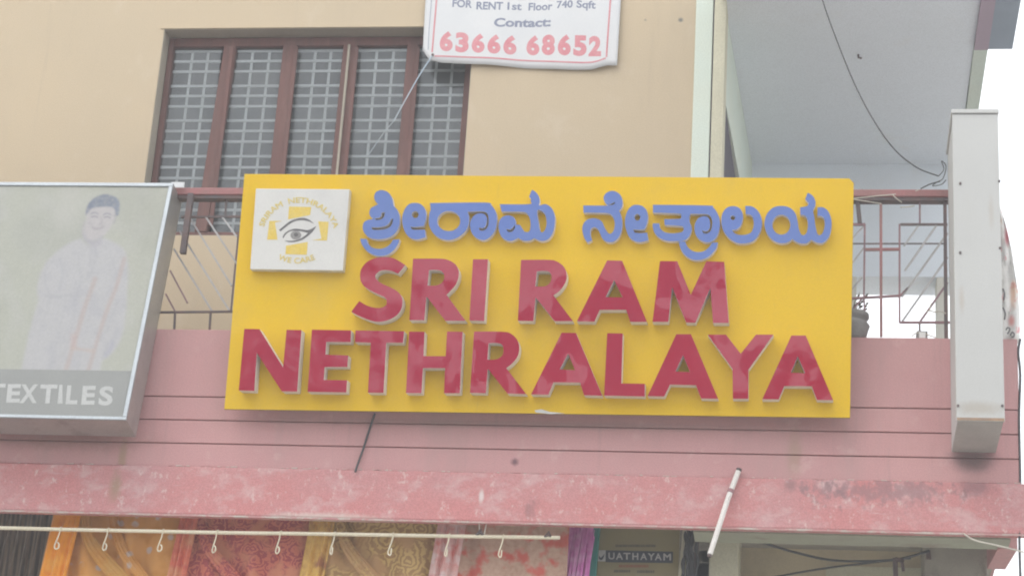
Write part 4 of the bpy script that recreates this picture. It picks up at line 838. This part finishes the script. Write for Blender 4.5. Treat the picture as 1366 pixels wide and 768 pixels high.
YSr = 10.24
def sheet(name, xa_, xb_, ztop, zbot, Y, amp, freq, M, parent, nx=60, nz=36, phase=0, drift=0, lean=0, swag=0):
    """hanging cloth between photo columns xa_..xb_ with folds of amplitude amp; lean slides it sideways with depth below the top"""
    XA, XB = at(xa_, 740, Y).x, at(xb_, 740, Y).x; vsx = []
    for i in range(nx+1):
        s = i/nx
        for j in range(nz+1):
            t = j/nz; z = ztop+(zbot-ztop)*t
            x = XA+(XB-XA)*s+lean*t
            y = Y+amp*(.5+.5*min(1, t*6))*(math.sin(s*freq*2*math.pi+phase-swag*math.sqrt(t)*(1-.4*s))+.45*math.sin(s*freq*3.7*math.pi+1.3*phase-drift*t*1.7)+.2*math.sin(s*freq*9+t*6))
            vsx.append((x, y, z))
    mb = MB(); mb.add(vsx, [(i*(nz+1)+j, (i+1)*(nz+1)+j, (i+1)*(nz+1)+j+1, i*(nz+1)+j+1) for i in range(nx) for j in range(nz)])
    o = mb.build(name, g[M], parent, smooth=True); so_ = o.modifiers.new('t', 'SOLIDIFY'); so_.thickness = .0015; return o
def drape(name, a, b, c_, Y, wtop, wbot, M, parent, n=28):
    """a bunched sash of cloth swinging from one hanging point to another"""
    P = crom([at(*q, Y-.035) for q in (a, b, c_)], n//2); vsx = []; k = 12
    for i, p in enumerate(P):
        t = i/(len(P)-1); wd = wtop+(wbot-wtop)*t; d = (P[min(i+1, len(P)-1)]-P[max(i-1, 0)]).normalized(); q = d.cross(Vector((0, 1, 0))).normalized()
        for j in range(k+1):
            s = j/k-.5; vsx.append(p+q*s*wd+Vector((0, -.012*math.cos(s*math.pi)-.006*math.sin(s*22+t*3), 0)))
    mb = MB(); mb.add(vsx, [(i*(k+1)+j, (i+1)*(k+1)+j, (i+1)*(k+1)+j+1, i*(k+1)+j+1) for i in range(len(P)-1) for j in range(k)])
    return mb.build(name, g[M], parent, smooth=True)
ZTp, ZBt = 4.49, 2.4
def saree(x0, x1, label, body, pleat, px0, px1, seed, amp=.014):
    t = thing('saree', (at((x0+x1)/2, 740, YSr).x, YSr, ZBt), label, 'saree', 'sarees hanging under the slab')
    sheet('body', x0, x1, ZTp, ZBt, YSr, amp, 3.1, body, t, nx=80, nz=90, phase=seed, drift=1.2, swag=6)
    sheet('pleats', px0, px1, ZTp-.002, ZBt, YSr-.045, .010, 2.6, pleat, t, nx=50, nz=60, phase=seed*2, drift=2.4, lean=-.22)
    return t
dk = thing('dark_curtain', (-4.2, 10.5, ZBt), 'dark grey pleated cloth at the far left under the slab', 'curtain')
sheet('cloth', -120, 68, ZTp, ZBt, 10.52, .014, 14, 'dark_cloth', dk, nx=200, lean=-.15)
s1 = saree(64, 240, 'orange and gold saree beside the dark curtain', 'saree_orange', 'saree_orange_border', 66, 104, 1.0)
drape('pallu', (112, 684), (124, 728), (178, 790), YSr, .05, .09, 'saree_orange_pallu', s1)
drape('pallu', (150, 684), (165, 735), (215, 800), YSr+.012, .04, .07, 'saree_orange', s1)
s2 = saree(236, 414, 'brick red patterned saree between the orange and gold ones', 'saree_red', 'saree_red_pleat', 238, 262, 2.1)
drape('pallu', (268, 684), (278, 730), (330, 790), YSr, .04, .08, 'saree_red', s2)
s3 = saree(408, 586, 'olive gold saree with a paisley print', 'saree_gold', 'saree_gold_pleat', 412, 446, 3.3)
drape('pallu', (452, 684), (464, 730), (520, 795), YSr, .04, .08, 'saree_gold', s3)
s4 = saree(583, 758, 'pale saree printed with red flowers next to the pink fringe', 'saree_pale', 'saree_pale_pleat', 584, 622, 4.4)
fr = thing('pink_fringe_scarf', (at(772, 740, 10.4).x, 10.4, ZBt), 'bright pink fringed scarf beside the teal post', 'scarf')
sheet('cloth', 757, 791, ZTp, ZBt, 10.30, .010, 4.5, 'fringe_pink', fr, nx=60, lean=-.09)
random.seed(11)
fm = MB()
for i in range(46):
    x = at(756+36*random.random(), 740, 10.285).x; z = ZTp-.02-random.random()*.1
    fm.tube([(x, 10.275+random.random()*.01, z), (x-.02-random.random()*.01, 10.272, z-.25), (x-.05, 10.275, z-.6)], .0018, 5)
fm.build('fringe', g['fringe_pink'], fr)
# ------------------------------------------------------------------ teal post, olive shop board, poles
tp = MB(); xa_, xb_ = at(789, 740, 10.36).x, at(799, 740, 10.36).x; tp.hexa([(xa_-.16, 10.36, .16), (xb_-.16, 10.36, .16), (xb_-.16, 10.40, .16), (xa_-.16, 10.40, .16)], [(xa_+.0, 10.36, 4.498), (xb_, 10.36, 4.498), (xb_, 10.40, 4.498), (xa_, 10.40, 4.498)])
tag(tp.build('teal_post', g['teal'], None, bevel=.004), 'narrow teal post between the pink scarf and the olive board', 'post')
YBd = 10.44
BDt = thing('shop_board', (at(852, 740, YBd).x, YBd, 2.9), 'olive gold shop board with a dark name band under the slab', 'sign')
x0, x1 = at(796, 740, YBd).x, at(906, 740, YBd).x
boxpart('panel', g['gold_board'], BDt, x0, x1, YBd, YBd+.02, 2.9, 4.49)
KZ = 6.83
def zpx(x, y): return (740+x/KZ, 690+y/KZ)
DP = Plane(at(800, 760, YBd), (1, 0, 0), (0, 0, 1))
def dflat(name, pts, M, off=.002): return flat_from_outline(name, DP, [[DP.px(*zpx(*p)) for p in pts]], g[M], BDt, off=off)
dflat('name_band', [(465, 297), (1078, 309), (1076, 413), (463, 405)], 'board_navy')
dflat('emblem_tile', [(385, 296), (465, 297), (463, 398), (384, 396)], 'board_letter')
flat_from_outline('emblem_leaf', DP, [[DP.px(*zpx(*p)) for p in smooth_outline([(408, 380), (402, 362), (410, 345, 1), (420, 365), (455, 330, 1), (446, 362), (430, 385)], 4)]], g['board_navy'], BDt, off=.004)
for ch, xa_, xb_ in (('U', 490, 546), ('A', 558, 622), ('T', 626, 690), ('H', 708, 762), ('A', 780, 842), ('Y', 848, 912), ('A', 912, 975), ('M', 990, 1060)):
    y0 = 318+(xa_-490)*.018; P4 = [zpx(*q) for q in ((xa_, y0+62), (xb_, y0+63), (xa_, y0), (xb_, y0+1))]
    print_text('printed_letter', ch, quad_fn(DP, *P4, off=.004), g['board_letter'], BDt, bold=.02)
random.seed(21)
for (xa_, xb_, y, h, M) in ((555, 905, 255, 24, 'board_text'), (585, 850, 440, 24, 'board_red'), (540, 690, 486, 26, 'board_text'), (752, 900, 490, 26, 'board_text')):
    x = xa_; mbx = []
    while x < xb_:
        wdt = random.uniform(7, 15); mbx.append([(x, y-h*.5*random.uniform(.7, 1)), (x+wdt, y-h*.5*random.uniform(.7, 1)), (x+wdt, y+h*.5), (x, y+h*.5)]); x += wdt+random.uniform(2, 6)
    flat_from_outline('small_print', DP, [[DP.px(*zpx(*p)) for p in q] for q in mbx], g[M], BDt)
pl_ = MB()
for i, (xp, Yp, wdp, M) in enumerate(((908.5, 10.42, .015, 'palecream'), (916, 10.40, .012, 'palecream'), (927, 10.43, .02, 'metal_dark'))):
    p = at(xp, 740, Yp); q = at(xp+4, 700, Yp)
    o = MB().bar((p.x-.12, Yp, 2.4), (q.x+.005, Yp, 4.498), wdp, .02).build('upright_pole', g[M], None)
    tag(o, ['cream upright strip along the right edge of the olive board', 'thin cream pole beside the dark rope bundle', 'dark upright strip left of the cream pillar'][i], 'pole')
rpb = MB(); random.seed(9)
for i in range(5):
    P = [at(914+i*4+random.uniform(-2, 2), 708, 10.38), at(916+i*3.2+random.uniform(-3, 3), 730, 10.37), at(913+i*4+random.uniform(-3, 3), 752, 10.38), at(915+i*2, 790, 10.38)]
    rpb.tube(crom(P, 5), [.003+.007*abs(math.sin(k*.8+i*1.7)) for k in range(16)], 7)
tag(rpb.build('rope_bundle', g['cable'], None, smooth=True), 'dark knotted bundle hanging between the olive board and the pillar', 'rope')

# ------------------------------------------------------------------ unseen shop row and trees, invented to give the glossy letters reflections
mat('far_wall', (.10, .085, .07), (.13, .11, .09), 1.5, .9, .2)
mat('far_shutter', (.10, .12, .14), (.14, .15, .16), 3, .6, .3)
mat('bark', (.11, .085, .065), None, 6, .95, .1, .4)
mat('leaf', (.05, .085, .03), (.07, .10, .035), 3, .6, .3)
FB2 = thing('invented_shop_row', (-3, -9, 0), 'invented low brown shop row across the street, unseen, added to be mirrored in the red letters', 'building')
boxpart('wall', g['far_wall'], FB2, -16, 8, -14, -9, 0, 5.2)
for i in range(6): boxpart('rolling_shutter', g['far_shutter'], FB2, -15+i*3.9, -12.2+i*3.9, -8.99, -8.94, .3, 3.1)
boxpart('canopy', g['far_wall'], FB2, -16, 8, -8.93, -7.8, 3.3, 3.45)
for i, (a, b, h) in enumerate(((-13.5, -9.5, 7.4), (-4.2, -1.4, 6.9), (3.2, 6.0, 7.8))): boxpart('roof_room', g['far_wall'], FB2, a, b, -13.9, -9.6, 5.202, h)
random.seed(31)
for (tx, ty, th, cr, lab) in ((-6.8, -6.6, 6.6, 1.7, 'invented leafy tree across the road, added to be mirrored in the left red letters'), (1.6, -6.9, 6.0, 1.5, 'invented leafy tree across the road, added to be mirrored in the right red letters')):
    TR = thing('invented_tree', (tx, ty, 0), lab, 'tree', 'invented trees across the street')
    tk = MB(); tk.tube([(tx, ty, 0), (tx+.1, ty, th*.35), (tx, ty+.05, th*.75)], [.16, .12, .05], 9)
    for k in range(6):
        a = k*1.05; tk.tube([(tx+.07, ty, th*.42+k*.15), (tx+math.cos(a)*cr*.5, ty+math.sin(a)*cr*.5, th*.7+k*.1), (tx+math.cos(a)*cr*.85, ty+math.sin(a)*cr*.85, th*.85)], [.06, .04, .015], 6)
    tk.build('trunk', g['bark'], TR)
    cl_ = [Vector((random.gauss(0, .5), random.gauss(0, .5), random.gauss(0, .42)))*cr for _ in range(34)]; lf = MB()
    for _ in range(5200):
        c0 = random.choice(cl_); p = Vector((tx, ty, th*.85))+c0+Vector((random.gauss(0, .17), random.gauss(0, .17), random.gauss(0, .13)))*cr
        a = Vector((random.gauss(0, 1), random.gauss(0, 1), random.gauss(0, 1))).normalized(); b = a.orthogonal().normalized()
        lf.add([p-a*.07, p+b*.035, p+a*.07, p-b*.035], [(0, 1, 2, 3)])
    me = bpy.data.meshes.new('crown'); me.from_pydata(lf.v, [], lf.f); link('crown', me, g['leaf'], TR)

# ------------------------------------------------------------------ thin fog volume added to mimic veiling glare from glass before the lens
HZ = bpy.data.materials.new('glare_veil'); HZ.use_nodes = True; t = HZ.node_tree; t.nodes.clear()
o = t.nodes.new('ShaderNodeOutputMaterial'); v = t.nodes.new('ShaderNodeVolumePrincipled'); t.links.new(v.outputs[0], o.inputs['Volume'])
v.inputs['Color'].default_value = (.97, .98, 1, 1); v.inputs['Density'].default_value = .0088; v.inputs['Anisotropy'].default_value = .0
tag(boxpart('glare_veil', HZ, None, -62, 62, -62, 62, -1, 10.4), kind='stuff')
